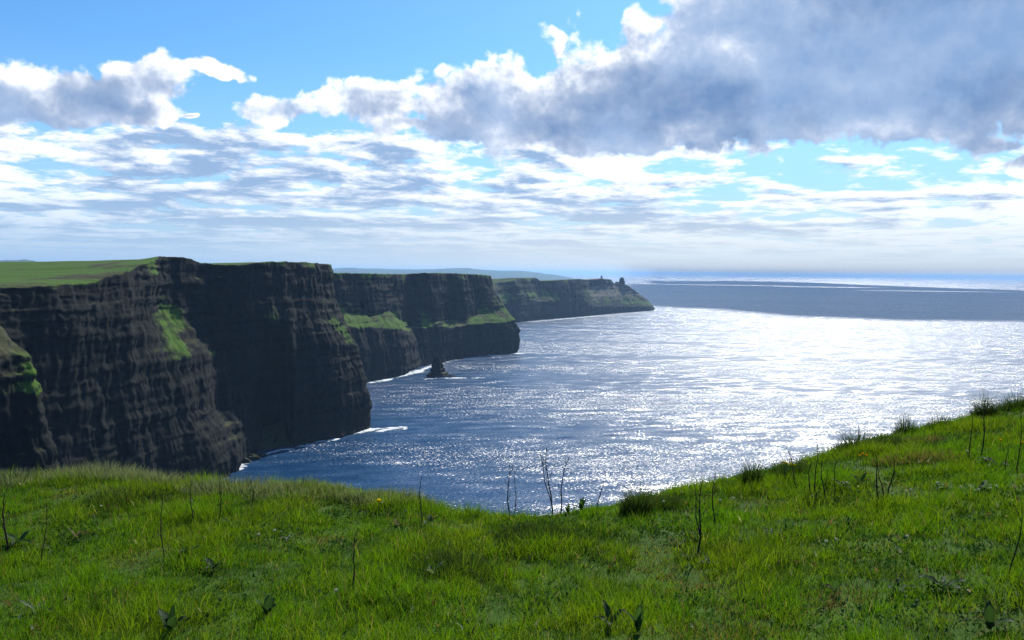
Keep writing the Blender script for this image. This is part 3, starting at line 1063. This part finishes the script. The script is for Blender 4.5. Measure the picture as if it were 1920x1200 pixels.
def build_ground():
    xs = np.concatenate([np.linspace(-90, -9, 28)[:-1], np.arange(-9, 10, 0.12), np.linspace(10, 90, 28)])
    ys = np.concatenate([np.linspace(-60, 2, 22)[:-1], np.arange(2, 14, 0.10), np.geomspace(14, 150, 60)])
    X, Y = np.meshgrid(xs, ys, indexing='ij')
    Z = ground(X, Y)
    V = np.stack([X, Y, Z], -1).reshape(-1, 3)
    m, t, out = new_mat('turf')
    geo = t.node('ShaderNodeNewGeometry')
    n1 = t.noise(geo.outputs['Position'], 2.2, 5, 0.6)
    n2 = t.noise(geo.outputs['Position'], 25, 4, 0.6)
    c = t.mix(t.sstep(n1, 0.4, 0.6), (0.035, 0.085, 0.005), (0.055, 0.115, 0.006))
    c = t.mix(t.sstep(n2, 0.5, 0.7, 0, 0.6), c, (0.075, 0.055, 0.03))
    principled(t, out, c, 0.95, 0.1)
    o = mesh_from('ground', V, grid_faces(len(xs), len(ys)), m, smooth=True)
    tag(o, 'grassy cliff top ground in the foreground', kind='structure')


build_ground()


# ------------------------------------------------------------------ grass
def blades(P, h, w, lean, heading, cols, segs=3, z0=-0.01, tipcol=None):
    """many blades; P: n x 3 roots, h heights, w widths, lean tip offset (fraction of height), heading of the lean"""
    n = len(P)
    face = RNG.uniform(0, 2 * math.pi, n)
    wx, wy = np.cos(face) * w * 0.5, np.sin(face) * w * 0.5
    V = np.zeros((n, segs * 2 + 1, 3), np.float32)
    C = np.zeros((n, segs * 2 + 1, 3), np.float32)
    for k in range(segs + 1):
        f = k / segs
        off = lean * h * f ** 1.8
        cx = P[:, 0] + np.cos(heading) * off
        cy_ = P[:, 1] + np.sin(heading) * off
        cz = P[:, 2] + z0 + h * f * np.sqrt(np.clip(1 - (lean * f * 0.7) ** 2, 0.1, 1))
        tp = (1 - f) ** 0.6
        cc = cols if tipcol is None else cols * (1 - f ** 2) + tipcol * f ** 2
        if k < segs:
            V[:, 2 * k] = np.stack([cx - wx * tp, cy_ - wy * tp, cz], 1)
            V[:, 2 * k + 1] = np.stack([cx + wx * tp, cy_ + wy * tp, cz], 1)
            C[:, 2 * k] = cc
            C[:, 2 * k + 1] = cc
        else:
            V[:, 2 * k] = np.stack([cx, cy_, cz], 1)
            C[:, 2 * k] = cc
    b = np.arange(n)[:, None] * (segs * 2 + 1)
    F = []
    for k in range(segs - 1):
        i = 2 * k
        F.append(np.concatenate([b + i, b + i + 1, b + i + 3], 1))
        F.append(np.concatenate([b + i, b + i + 3, b + i + 2], 1))
    i = 2 * (segs - 1)
    F.append(np.concatenate([b + i, b + i + 1, b + i + 2], 1))
    return V.reshape(-1, 3), np.concatenate(F), C.reshape(-1, 3)


def build_grass():
    nc = 172000                                   # little tufts of about nine blades each
    y = RNG.uniform(2.6 ** 2, 12.2 ** 2, nc) ** 0.5
    x = RNG.uniform(-1, 1, nc) * (0.66 * (y + 1.0) + 2.3)
    Ye, ze = edge_at(x / y)
    keep = (y < Ye + 0.35) & (RNG.random(nc) < np.clip(1.35 - y * 0.05, 0.45, 1.0))
    x, y = x[keep], y[keep]
    size = np.exp(RNG.normal(0, 0.38, len(x)))
    tone = RNG.normal(0, 1, len(x))
    cnt = 11
    idx = np.repeat(np.arange(len(x)), cnt)
    n = len(idx)
    ang = RNG.uniform(0, 2 * math.pi, n)
    rr = 0.030 * size[idx] * np.sqrt(RNG.random(n))
    sz, tn = size[idx], tone[idx]
    cx, cy_ = x[idx], y[idx]
    x = cx + rr * np.cos(ang)
    y = cy_ + rr * np.sin(ang)
    patch = fbm(cx * 0.8, cy_ * 0.8, 7.7, 4)
    patch2 = fbm(cx * 2.6, cy_ * 2.6, 1.7, 3)
    bare = fbm(cx * 1.5 + 40, cy_ * 1.5, 3.1, 4)
    z = ground(x, y)
    h = 0.036 * sz * (1 + 0.45 * patch + 0.8 * patch2 + 0.30 * RNG.normal(size=n)) + 0.010
    h *= np.where(bare > 0.40, 0.5, 1.0)
    tall = fbm(cx * 1.1 + 11, cy_ * 1.1 - 7, 6.1, 3)
    h *= 1 + 0.9 * np.clip(tall - 0.15, 0, 1)
    h = np.clip(h, 0.014, 0.17)
    g = np.array((0.062, 0.155, 0.004))
    yl = np.array((0.125, 0.180, 0.006))
    dk = np.array((0.016, 0.050, 0.006))
    st = np.array((0.24, 0.19, 0.09))
    br = np.array((0.06, 0.045, 0.02))
    f = np.clip(0.45 + 0.6 * patch + 0.22 * tn + 0.15 * RNG.normal(size=n), 0, 1)[:, None]
    c = g * (1 - f) + yl * f
    d = np.clip(0.12 - 1.2 * patch2 + 0.30 * tn[::1] * np.sign(patch2 + .1) + 0.2 * RNG.normal(size=n), 0, 0.92)[:, None]
    c = c * (1 - d) + dk * d
    straw = RNG.random(n) < np.clip(0.025 + 0.5 * np.clip(bare - 0.28, 0, 1), 0, 0.6)
    c[straw] = st * RNG.uniform(0.4, 1.2, (straw.sum(), 1))
    dead = RNG.random(n) < np.clip(0.9 * np.clip(bare - 0.38, 0, 1), 0, 0.5)
    c[dead] = br * RNG.uniform(0.4, 1.4, (dead.sum(), 1))
    c *= RNG.uniform(0.85, 1.6, (n, 1))
    w = RNG.uniform(0.0028, 0.0052, n) * (0.8 + y * 0.035)
    lean = (np.abs(RNG.normal(0.30, 0.30, n)) + rr / (0.05 * sz) * 0.35).clip(0, 0.97)
    head = np.where(RNG.random(n) < .75, ang + RNG.normal(0, .5, n), RNG.uniform(0, 2 * math.pi, n))
    V, F, C = blades(np.stack([x, y, z], 1), h, w, lean, head, c)
    o = mesh_from('grass', V, F, M_GRASS, cols=C)
    tag(o, 'short bright green grass covering the cliff top', kind='stuff')


def build_litter():
    """bits of dry leaf and dead grass lying in the turf"""
    n = 2600
    y = RNG.uniform(2.7 ** 2, 11.0 ** 2, n) ** 0.5
    x = RNG.uniform(-0.62, 0.62, n) * (y + .6)
    cl = fbm(x * 1.6, y * 1.6, 12.0, 3)
    keep = (y < edge_at(x / y)[0]) & (cl > 0.12)
    x, y = x[keep], y[keep]
    n = len(x)
    z = ground(x, y) + RNG.uniform(.015, .05, n)
    c = np.where(RNG.random((n, 1)) < .3, np.array((0.33, 0.31, 0.27)), np.array((0.13, 0.085, 0.05))) * RNG.uniform(.5, 1.3, (n, 1))
    V, F, C = blades(np.stack([x, y, z], 1), RNG.uniform(.015, .055, n), RNG.uniform(.006, .020, n), RNG.uniform(.5, 1.2, n), RNG.uniform(0, 6.28, n), c)
    o = mesh_from('plant_litter', V, F, M_BROAD, cols=C)
    tag(o, 'bits of dry leaf and dead grass lying in the turf', kind='stuff')


build_litter()


def build_low_weeds():
    """clover and other small round leaves creeping in patches through the grass"""
    n = 60000
    y = RNG.uniform(2.7 ** 2, 11.5 ** 2, n) ** 0.5
    x = RNG.uniform(-0.64, 0.64, n) * (y + .6)
    cl = fbm(x * 1.1 - 20, y * 1.5, 21.0, 4) + 0.12 * np.clip(x, -3, 3) / 3
    keep = (y < edge_at(x / y)[0]) & (cl > 0.22 + 0.1 * RNG.normal(size=n))
    x, y = x[keep], y[keep]
    n = len(x)
    z = ground(x, y) + RNG.uniform(.012, .045, n)
    c = np.where(RNG.random((n, 1)) < .8, np.array((0.022, 0.062, 0.016)), np.array((0.06, 0.11, 0.035))) * RNG.uniform(.5, 1.4, (n, 1))
    V, F, C = blades(np.stack([x, y, z], 1), RNG.uniform(.012, .030, n), RNG.uniform(.009, .020, n), RNG.uniform(.4, 1.1, n), RNG.uniform(0, 6.28, n), c)
    o = mesh_from('low_weeds', V, F, M_BROAD, cols=C)
    tag(o, 'patches of small dark round leaves creeping through the grass', kind='stuff')


build_low_weeds()
build_grass()


def join(parts):
    Vs, Fs, Cs, n = [], [], [], 0
    for V, F, C in parts:
        Vs.append(V)
        Fs.append(F + n)
        Cs.append(C)
        n += len(V)
    return np.concatenate(Vs), np.concatenate(Fs), np.concatenate(Cs)


def tussock(px, py, r, h, n, kind, label):
    q = on_ground(px, py)
    ang = RNG.uniform(0, 2 * math.pi, n)
    rr = r * np.sqrt(RNG.random(n))
    P = np.stack([rr * np.cos(ang) * (1.0 if kind == 'dark' else 1.5), rr * np.sin(ang) * 0.8], 1)
    z = ground(q[0] + P[:, 0], q[1] + P[:, 1]) - q[2]
    hh = h * RNG.uniform(0.45, 1.1, n) * (1 - 0.45 * (rr / r) ** 2)
    if kind == 'pale':
        c = np.array((0.06, 0.10, 0.03)) * RNG.uniform(0.5, 1.3, (n, 1))
        tip = np.array((0.26, 0.27, 0.22)) * RNG.uniform(0.6, 1.3, (n, 1))
    elif kind == 'brown':
        c = np.array((0.09, 0.075, 0.03)) * RNG.uniform(0.5, 1.3, (n, 1))
        tip = np.array((0.22, 0.16, 0.09)) * RNG.uniform(0.6, 1.3, (n, 1))
    else:
        c = np.array((0.026, 0.060, 0.012)) * RNG.uniform(0.5, 1.3, (n, 1))
        tip = np.array((0.05, 0.07, 0.025)) * RNG.uniform(0.6, 1.3, (n, 1))
    hh = hh * ((1.95 * (1 - 0.5 * (rr / r))) if kind == 'dark' else 1.2)
    V, F, C = blades(np.column_stack([P, z]), hh, RNG.uniform(.003, .006, n), np.abs(RNG.normal(.35, .25, n)).clip(0, .9),
                     ang + RNG.normal(0, .6, n), c, tipcol=tip)
    o = mesh_from('grass_tussock', V, F, M_GRASS, cols=C)
    o.location = tuple(q)
    tag(o, label, 'grass tuft', 'taller grass tufts on the rim and in the turf')


TUS = [
    (205, 893, .40, .16, 2600, 'pale', 'wide pale seeding grass tuft on the rim below the near cliff'),
    (285, 905, .30, .13, 1500, 'pale', 'smaller pale grass tuft just right of the widest one on the rim'),
    (30, 905, .30, .11, 1400, 'pale', 'low grey green tuft at the left end of the rim'),
    (440, 918, .32, .13, 1500, 'pale', 'pale tuft on the rim under the foot of the near cliff'),
    (560, 926, .34, .12, 1600, 'pale', 'grey green tuft on the rim where the dark water meets blue water'),
    (740, 940, .30, .12, 1500, 'pale', 'grey feathery tuft on the rim right of the yellow flower'),
    (670, 935, .22, .08, 700, 'pale', 'low feathery tuft on the rim just above the yellow flower'),
    (1195, 962, .13, .17, 800, 'dark', 'round dark green tuft on the rim at the lowest dip of the sea'),
    (1240, 950, .16, .10, 600, 'dark', 'low dark tuft right beside the round dark one on the rim'),
    (1408, 905, .10, .16, 500, 'dark', 'narrow dark tuft on the rim where the slope begins to rise'),
    (1480, 886, .20, .11, 600, 'dark', 'flat dark tuft on the rim above the leaning forked stalk'),
    (1605, 848, .22, .17, 1100, 'dark', 'large dark bushy tuft halfway up the rising rim'),
    (1660, 838, .22, .11, 700, 'dark', 'low dark tuft uphill of the large bushy one on the rim'),
    (1697, 816, .12, .17, 600, 'dark', 'pointed dark tuft standing on the rising rim'),
    (1760, 805, .16, .13, 600, 'dark', 'rounded tuft uphill of the pointed one on the rim'),
    (1845, 784, .13, .24, 700, 'dark', 'tallest dark spiky tuft behind the two dry stalks on the right'),
    (1905, 768, .24, .17, 900, 'dark', 'dark tuft at the right edge of the rim'),
    (1725, 862, .28, .10, 900, 'brown', 'brown withered tuft on the slope below the rim'),
    (1718, 832, .20, .09, 500, 'brown', 'small brown tuft just under the rim above the withered one'),
    (250, 940, .42, .09, 1500, 'dark', 'dark grass clump in the turf in front of the widest pale tuft'),
    (1480, 1142, .30, .06, 900, 'brown', 'greyish matted tuft in the lower right turf'),
    (1280, 1112, .14, .05, 300, 'brown', 'flat bleached patch of dead grass low in the middle of the turf'),
    (1370, 1192, .22, .06, 500, 'brown', 'dead grass patch at the bottom edge of the picture'),
    (860, 1075, .34, .09, 1500, 'dark', 'dark green clump of longer grass in the middle foreground'),
    (1000, 1010, .34, .09, 1300, 'dark', 'longer green grass clump just below the middle of the rim'),
]
for a in TUS:
    tussock(*a)


# ------------------------------------------------------------------ dry stalks
def tube(pts, radii, n=6):
    pts = np.array(pts, float)
    V = []
    for i, p_ in enumerate(pts):
        d = pts[min(i + 1, len(pts) - 1)] - pts[max(i - 1, 0)]
        d /= np.linalg.norm(d) + 1e-9
        a = np.cross(d, (0.3, 1, 0.1))
        a /= np.linalg.norm(a)
        b = np.cross(d, a)
        for k in range(n):
            t = 2 * math.pi * k / n
            V.append(p_ + radii[i] * (math.cos(t) * a + math.sin(t) * b))
    F = []
    for i in range(len(pts) - 1):
        for k in range(n):
            F.append((i * n + k, i * n + (k + 1) % n, (i + 1) * n + (k + 1) % n, (i + 1) * n + k))
    return np.array(V), np.array(F)


def tubes(name, lst, mat, parent=None):
    Vs, Fs, n = [], [], 0
    for pts, r in lst:
        V, F = tube(pts, r)
        Vs.append(V)
        Fs.append(F + n)
        n += len(V)
    return mesh_from(name, np.concatenate(Vs), np.concatenate(Fs), mat, parent, smooth=True)


def stalk(bx, by, tx, ty, label, twigs=4, thick=1.0, fork=False):
    q = on_ground(bx, by)
    top = at(tx, ty, q[1] + random.uniform(-.06, .06)) - q
    nseg = 9
    pts = []
    wob = random.uniform(0, 9)
    for i in range(nseg + 1):
        f = i / nseg
        p_ = top * f
        p_ = p_ + np.array((math.sin(f * 5 + wob) * .012 + random.uniform(-.003, .003), random.uniform(-.003, .003), 0)) * (1 if 0 < f < 1 else 0)
        pts.append(p_)
    pts[0] = pts[0] - np.array((0, 0, 0.03))
    r = [thick * (0.0052 - 0.0034 * i / nseg) for i in range(nseg + 1)]
    root = empty('dry_stalk', tuple(q))
    tag(root, label, 'dry stalk', 'dry dead stalks sticking out of the turf')
    tubes('stem', [(pts, r)], M_STALK, root)
    H = np.linalg.norm(top)
    for k in range(twigs):
        f = random.uniform(.3, .92)
        i = int(f * nseg)
        s_ = pts[i]
        side = random.choice((-1, 1))
        L = H * random.uniform(.08, .18)
        e = s_ + np.array((side * L * .35, random.uniform(-.3, .3) * L * .3, L))
        mid = (s_ + e) / 2 + np.array((side * L * .12, 0, -L * .06))
        tubes('twig', [([s_, mid, e], [thick * .0019, thick * .0015, thick * .0009])], M_STALK, root)
    if fork:
        i = 2
        e = pts[-1] * .93 + np.array((fork * H * .10, 0.02, 0))
        s_ = pts[i]
        tubes('branch', [([s_, s_ * .6 + e * .4 + np.array((fork * H * .03, 0, 0)), s_ * .25 + e * .75, e], [thick * .003, thick * .0026, thick * .0022, thick * .001])], M_STALK, root)


STALKS = [
    (12, 1035, 8, 925, 'thick dark stalk at the left edge of the picture', 6, 1.5, 0),
    (80, 1062, 86, 930, 'thin tall stalk second from the left edge', 2, .8, 0),
    (309, 1050, 301, 925, 'bare thin stalk standing alone left of the pair near the rim', 2, .9, 0),
    (362, 990, 358, 900, 'left stalk of the pair with leaves at its foot near the rim', 3, .9, 0),
    (409, 990, 414, 895, 'right stalk of the pair near the rim in front of the dark cliff foot', 2, 1.0, 0),
    (476, 963, 469, 898, 'short thin stalk near the rim over the dark water', 3, .8, 1),
    (655, 1122, 672, 990, 'curved stalk standing nearest to the viewer left of centre', 2, 1.1, 0),
    (787, 988, 791, 893, 'single upright stalk over the water right of the yellow flower', 3, 1.1, 0),
    (956, 966, 953, 866, 'left stalk of the close pair at the middle of the rim', 4, 1.1, 0),
    (962, 966, 969, 878, 'thinner right stalk of the close pair at the middle of the rim', 2, .8, 0),
    (1034, 956, 1025, 840, 'tallest forked stalk on the rim near the middle', 4, 1.3, -1),
    (1051, 956, 1061, 858, 'stalk leaning right beside the tallest forked one', 3, 1.1, 0),
    (1121, 955, 1134, 884, 'thin right leaning stalk left of the round dark tuft', 3, .8, 0),
    (1307, 1038, 1318, 900, 'tall branching stalk on the turf right of centre with a dark foot', 5, 1.4, -1),
    (1337, 990, 1341, 882, 'twiggy stalk just right of the tall branching one', 5, 1.1, 0),
    (1497, 918, 1474, 838, 'stalk leaning left at the rim of the rising slope', 3, .9, 0),
    (1519, 936, 1519, 858, 'leftmost stalk of the dense group on the slope', 2, 1.0, 0),
    (1530, 928, 1530, 818, 'tallest stalk of the dense group rising over the rim', 3, 1.0, 0),
    (1543, 936, 1542, 862, 'middle stalk of the dense group on the slope', 2, 1.2, 0),
    (1552, 934, 1551, 880, 'short stalk inside the dense group on the slope', 1, .9, 0),
    (1561, 936, 1570, 862, 'right leaning stalk at the right end of the dense group', 2, .9, 0),
    (1651, 948, 1640, 848, 'left stalk of the three that fan out on the slope', 2, 1.3, 0),
    (1655, 946, 1650, 880, 'short middle stalk of the three that fan out on the slope', 1, 1.1, 0),
    (1664, 942, 1676, 858, 'right stalk of the three that fan out on the slope', 3, 1.2, 0),
    (1820, 866, 1821, 768, 'left stalk of the two below the tallest spiky tuft', 3, 1.1, 0),
    (1838, 862, 1849, 748, 'right stalk of the two below the tallest spiky tuft', 4, 1.4, 0),
    (1887, 884, 1888, 826, 'short thin stalk between the two tall ones and the right edge', 1, .8, 0),
    (1909, 888, 1914, 770, 'tall thin stalk at the right edge near the rim', 3, .9, 0),
    (1895, 1090, 1916, 948, 'slanting stalk low at the right edge of the picture', 1, .9, 0),
]
for s_ in STALKS:
    stalk(*s_)


# ------------------------------------------------------------------ broad-leaved plants
def leaf_mesh(L, W, curl, tilt, heading, col, base=(0, 0, 0)):
    n, m = 9, 5
    V, C = [], []
    for i in range(n):
        f = i / (n - 1)
        wd = W * (math.sin(math.pi * min(1, f * 0.93 + 0.05)) ** 0.75) * (1 - .25 * f) + 0.0015
        ang = tilt - curl * f
        r = L * f * math.cos(tilt - curl * f * .5)
        zz = L * f * math.sin(tilt - curl * f * .5)
        for j in range(m):
            v = (j / (m - 1) - .5)
            fold = abs(v) * wd * 0.5 + 0.004 * math.sin(f * 14 + j)
            x_ = r
            y_ = v * wd
            z_ = zz + fold * math.cos(ang)
            V.append((base[0] + x_ * math.cos(heading) - y_ * math.sin(heading), base[1] + x_ * math.sin(heading) + y_ * math.cos(heading), base[2] + z_))
            k = 1.25 if j == m // 2 else 1.0
            C.append((col[0] * k, col[1] * k, col[2] * k))
    return np.array(V), grid_faces(n, m), np.array(C)


def broad_plant(px, py, L, n, tone, label, upright=.7, W=.35):
    q = on_ground(px, py)
    root = empty('broad_leaf_plant', tuple(q))
    tag(root, label, 'weed plant', 'broad leaved weeds in the turf')
    tones = {'dark': (0.028, 0.060, 0.022), 'mid': (0.05, 0.105, 0.028), 'pale': (0.11, 0.15, 0.08), 'brown': (0.12, 0.07, 0.035)}
    for k in range(n):
        hd = k * 2 * math.pi / n + random.uniform(-.5, .5)
        ln = L * random.uniform(.65, 1.1)
        c = np.array(tones[tone]) * random.uniform(.75, 1.3)
        V, F, C = leaf_mesh(ln, ln * W * random.uniform(.8, 1.2), random.uniform(.3, 1.0), upright * random.uniform(.7, 1.35), hd, c, (0, 0, .01))
        mesh_from('leaf', V, F, M_BROAD, root, smooth=True, cols=C)


BRD = [
    (35, 1022, .16, 5, 'dark', 'dark curled leaves beside the thick stalk at the left edge', .7),
    (70, 1030, .14, 3, 'pale', 'pale leaves lying between the two leftmost stalks', .25),
    (145, 1012, .09, 4, 'brown', 'small dark brown leaf cluster right of the two leftmost stalks', .9),
    (68, 1150, .11, 4, 'pale', 'pale blue green leaves low in the left corner', .5),
    (366, 955, .11, 5, 'dark', 'leaves at the foot of the pair of stalks near the rim', .9),
    (435, 985, .12, 5, 'mid', 'bright leaf rosette right of the pair of stalks', .4),
    (540, 1012, .09, 4, 'pale', 'low pale leaves left of centre above the curved stalk', .3),
    (350, 1040, .10, 5, 'dark', 'dark leaves right of the bare thin stalk', .5),
    (260, 1100, .09, 4, 'brown', 'withered brown leaf lying in the left turf', .3),
    (400, 1070, .12, 6, 'dark', 'dark leafy weed in the left middle of the turf', .8),
    (500, 1160, .13, 6, 'dark', 'dark upright leaves in the lower left turf', 1.1),
    (320, 1188, .14, 6, 'dark', 'glossy dark weed at the bottom edge left of centre', 1.1),
    (805, 985, .12, 4, 'dark', 'dark leaves right of the single upright stalk', .8),
    (745, 985, .08, 4, 'brown', 'small brown leaves left of the single upright stalk', .4),
    (812, 1082, .10, 3, 'pale', 'grey pointed leaf standing in the middle of the turf', 1.2),
    (1145, 1178, .13, 4, 'dark', 'dark leaves at the bottom edge left of the big upright leaf', 1.0),
    (1196, 1188, .15, 4, 'mid', 'big upright glossy leaf at the bottom edge right of centre', 1.25),
    (1090, 945, .10, 6, 'dark', 'spiky leafy weed standing on the rim against the water', 1.2),
    (1065, 948, .08, 5, 'dark', 'small leafy weed on the rim beside the tallest forked stalk', 1.2),
    (1310, 1010, .10, 6, 'dark', 'dark leaves around the foot of the tall branching stalk', .6),
    (1275, 1022, .09, 6, 'dark', 'dark leaf rosette left of the tall branching stalk', .4),
    (1445, 1005, .09, 7, 'dark', 'dark low weed right of the twiggy stalk', .5),
    (1400, 1020, .08, 7, 'dark', 'flat dark weed between the twiggy stalk and the lone low weed', .4),
    (1475, 1000, .08, 3, 'mid', 'narrow upright leaves at the right end of the row of low weeds', 1.2),
    (1585, 918, .12, 5, 'dark', 'dark shiny leaves right of the dense group of stalks', .6),
    (1612, 912, .12, 5, 'dark', 'dark clump between the dense group and the fanned stalks', .9),
    (1530, 940, .10, 6, 'dark', 'dark leaves at the foot of the dense group of stalks', .8),
    (1835, 928, .14, 7, 'mid', 'large weed with shining leaves on the right slope', .7),
    (1770, 918, .10, 5, 'mid', 'small weed left of the large shining one on the right slope', .5),
    (1790, 862, .12, 5, 'dark', 'dark leaves lying left of the two stalks on the right', .3),
    (1870, 878, .18, 8, 'dark', 'wide dark weed right of the two stalks on the right', .5),
    (1855, 1185, .13, 5, 'dark', 'large dark leaf rising in the bottom right corner', 1.1),
    (1680, 1110, .12, 5, 'dark', 'dark leaf clump in the lower right turf', .8),
    (1765, 1108, .13, 6, 'dark', 'spreading dark weed right of the leaf clump in the lower right turf', .6),
    (1565, 1115, .09, 3, 'dark', 'small dark leaf standing left of the lower right leaf clump', 1.2),
    (1590, 990, .08, 4, 'dark', 'thin dark weed below the dense group of stalks', 1.2),
    (1290, 1050, .07, 5, 'dark', 'tiny weed below the foot of the tall branching stalk', .4),
    (1330, 1060, .08, 6, 'dark', 'low dark leaves below and right of the tall branching stalk', .4),
]
for b_ in BRD:
    broad_plant(*b_)


# ------------------------------------------------------------------ flowers
def flower(px, py, r, mat, petals, label, group, hgt=.09, kind='dandelion', layers=2, cat='flower', heads=1):
    q = on_ground(px, py + 8)
    root = empty(kind, tuple(q))
    tag(root, label, cat, group)
    for hd in range(heads):
        ox, oy = (0, 0) if heads == 1 else (random.uniform(-.06, .06), random.uniform(-.05, .05))
        hz_ = hgt * random.uniform(1.15, 1.45)
        top = np.array((ox, oy, hz_))
        tubes('stem', [([(ox * .3, oy * .3, -.02), (ox * .8, oy * .7, hz_ * .6), tuple(top)], [.0022, .002, .0018])], M_STEM, root)
        V, F = [], []
        for ly in range(layers):
            for k in range(petals):
                a = 2 * math.pi * (k + ly * .5) / petals
                rr = r * (1 - .3 * ly)
                up = 0.15 + .45 * ly
                d = np.array((math.cos(a), math.sin(a) * .8, up))
                # heads tip towards the viewer
                e = np.array((-math.sin(a), math.cos(a) * .8, 0))
                wd = rr * 3.2 / petals
                i = len(V)
                V += [top + d * rr * .1 - e * wd * .3, top + d * rr * .1 + e * wd * .3, top + d * rr * .7 + e * wd * .55, top + d * rr, top + d * rr * .7 - e * wd * .55]
                F += [(i, i + 1, i + 2), (i, i + 2, i + 4), (i + 4, i + 2, i + 3)]
        V = np.array(V)
        # tilt the head about X so that it faces the viewer a little
        c_, s2 = math.cos(.75), math.sin(.75)
        Vr = V - top
        V = np.stack([Vr[:, 0], Vr[:, 1] * c_ - Vr[:, 2] * s2, Vr[:, 1] * s2 + Vr[:, 2] * c_], 1) + top
        mesh_from('petals', V, F, mat, root)
        if kind == 'daisy':
            V, F = tube([top + np.array((0, -.001, 0)), top + np.array((0, -.003, .004)), top + np.array((0, -.0035, .0045))], [r * .3, r * .25, .0003], 8)
            mesh_from('flower_centre', V, F, M_YELLOW, root)


flower(710, 962, .026, M_YELLOW, 16, 'bright yellow dandelion in the turf left of the single upright stalk', None, .09)
flower(1475, 893, .016, M_YELLOW, 8, 'yellow green flower cluster near the rim left of the dense group of stalks', None, .11, 'flower_cluster', 1, heads=9)
flower(1621, 885, .015, M_ORANGE, 12, 'orange flower cluster between the dense group and the fanned stalks', None, .13, 'flower_cluster', 2, heads=3)
flower(1875, 840, .017, M_ORANGE, 12, 'single orange flower right of the two tall stalks on the right slope', None, .08)
flower(1915, 845, .015, M_ORANGE, 12, 'orange flower at the right edge of the picture', None, .08)
DZ = [(1588, 915), (1672, 940), (1699, 934), (1707, 930), (1757, 917), (1834, 932), (1868, 926), (1548, 1033), (1567, 1030), (1700, 1027), (485, 1015),
      (190, 960), (1244, 953), (1350, 950), (1375, 948), (1813, 858), (630, 1128), (515, 1010)]
DL = ['white daisy in the dark leaves right of the dense group of stalks', 'white daisy at the foot of the three fanned stalks',
      'left of two close daisies right of the fanned stalks', 'right of two close daisies right of the fanned stalks',
      'white daisy beside the small weed on the right slope', 'white daisy in the left half of the large shining weed',
      'white daisy in the right half of the large shining weed', 'left daisy of the pair low on the right below the dense stalks',
      'right daisy of the pair low on the right below the dense stalks', 'lone white daisy in the open turf below the fanned stalks',
      'lone white daisy in the turf left of the curved stalk', 'white daisy near the rim under the widest pale tuft',
      'white daisy near the rim right of the round dark tuft', 'white daisy right of the foot of the twiggy stalk',
      'second daisy further right of the twiggy stalk', 'white daisy left of the two tall stalks on the right',
      'small white daisy beside the foot of the curved stalk', 'white daisy just right of the lone one above the curved stalk']
for (a, b), lb_ in zip(DZ, DL):
    flower(a, b, .012, M_WHITE, 10, lb_, 'white daisies in the turf', .065, 'daisy', 1)


# ------------------------------------------------------------------ haze
def build_haze():
    R = 165000.0
    z0, z1 = SEA - 8, 112.0
    V = [(-R, -R, z0), (R, -R, z0), (R, R, z0), (-R, R, z0), (-R, -R, z1), (R, -R, z1), (R, R, z1), (-R, R, z1)]
    F = [(0, 3, 2, 1), (4, 5, 6, 7), (0, 1, 5, 4), (1, 2, 6, 5), (2, 3, 7, 6), (3, 0, 4, 7)]
    m = bpy.data.materials.new('haze')
    m.use_nodes = True
    t = NT(m.node_tree)
    t.n.clear()
    out = t.node('ShaderNodeOutputMaterial')
    v = t.node('ShaderNodeVolumePrincipled')
    v.inputs['Color'].default_value = (0.38, 0.64, 1.0, 1)
    v.inputs['Density'].default_value = 3.1e-5
    v.inputs['Anisotropy'].default_value = 0.3
    t.l.new(v.outputs[0], out.inputs['Volume'])
    o = mesh_from('haze', V, F, m)
    tag(o, 'thin blue sea haze', kind='stuff')


build_haze()
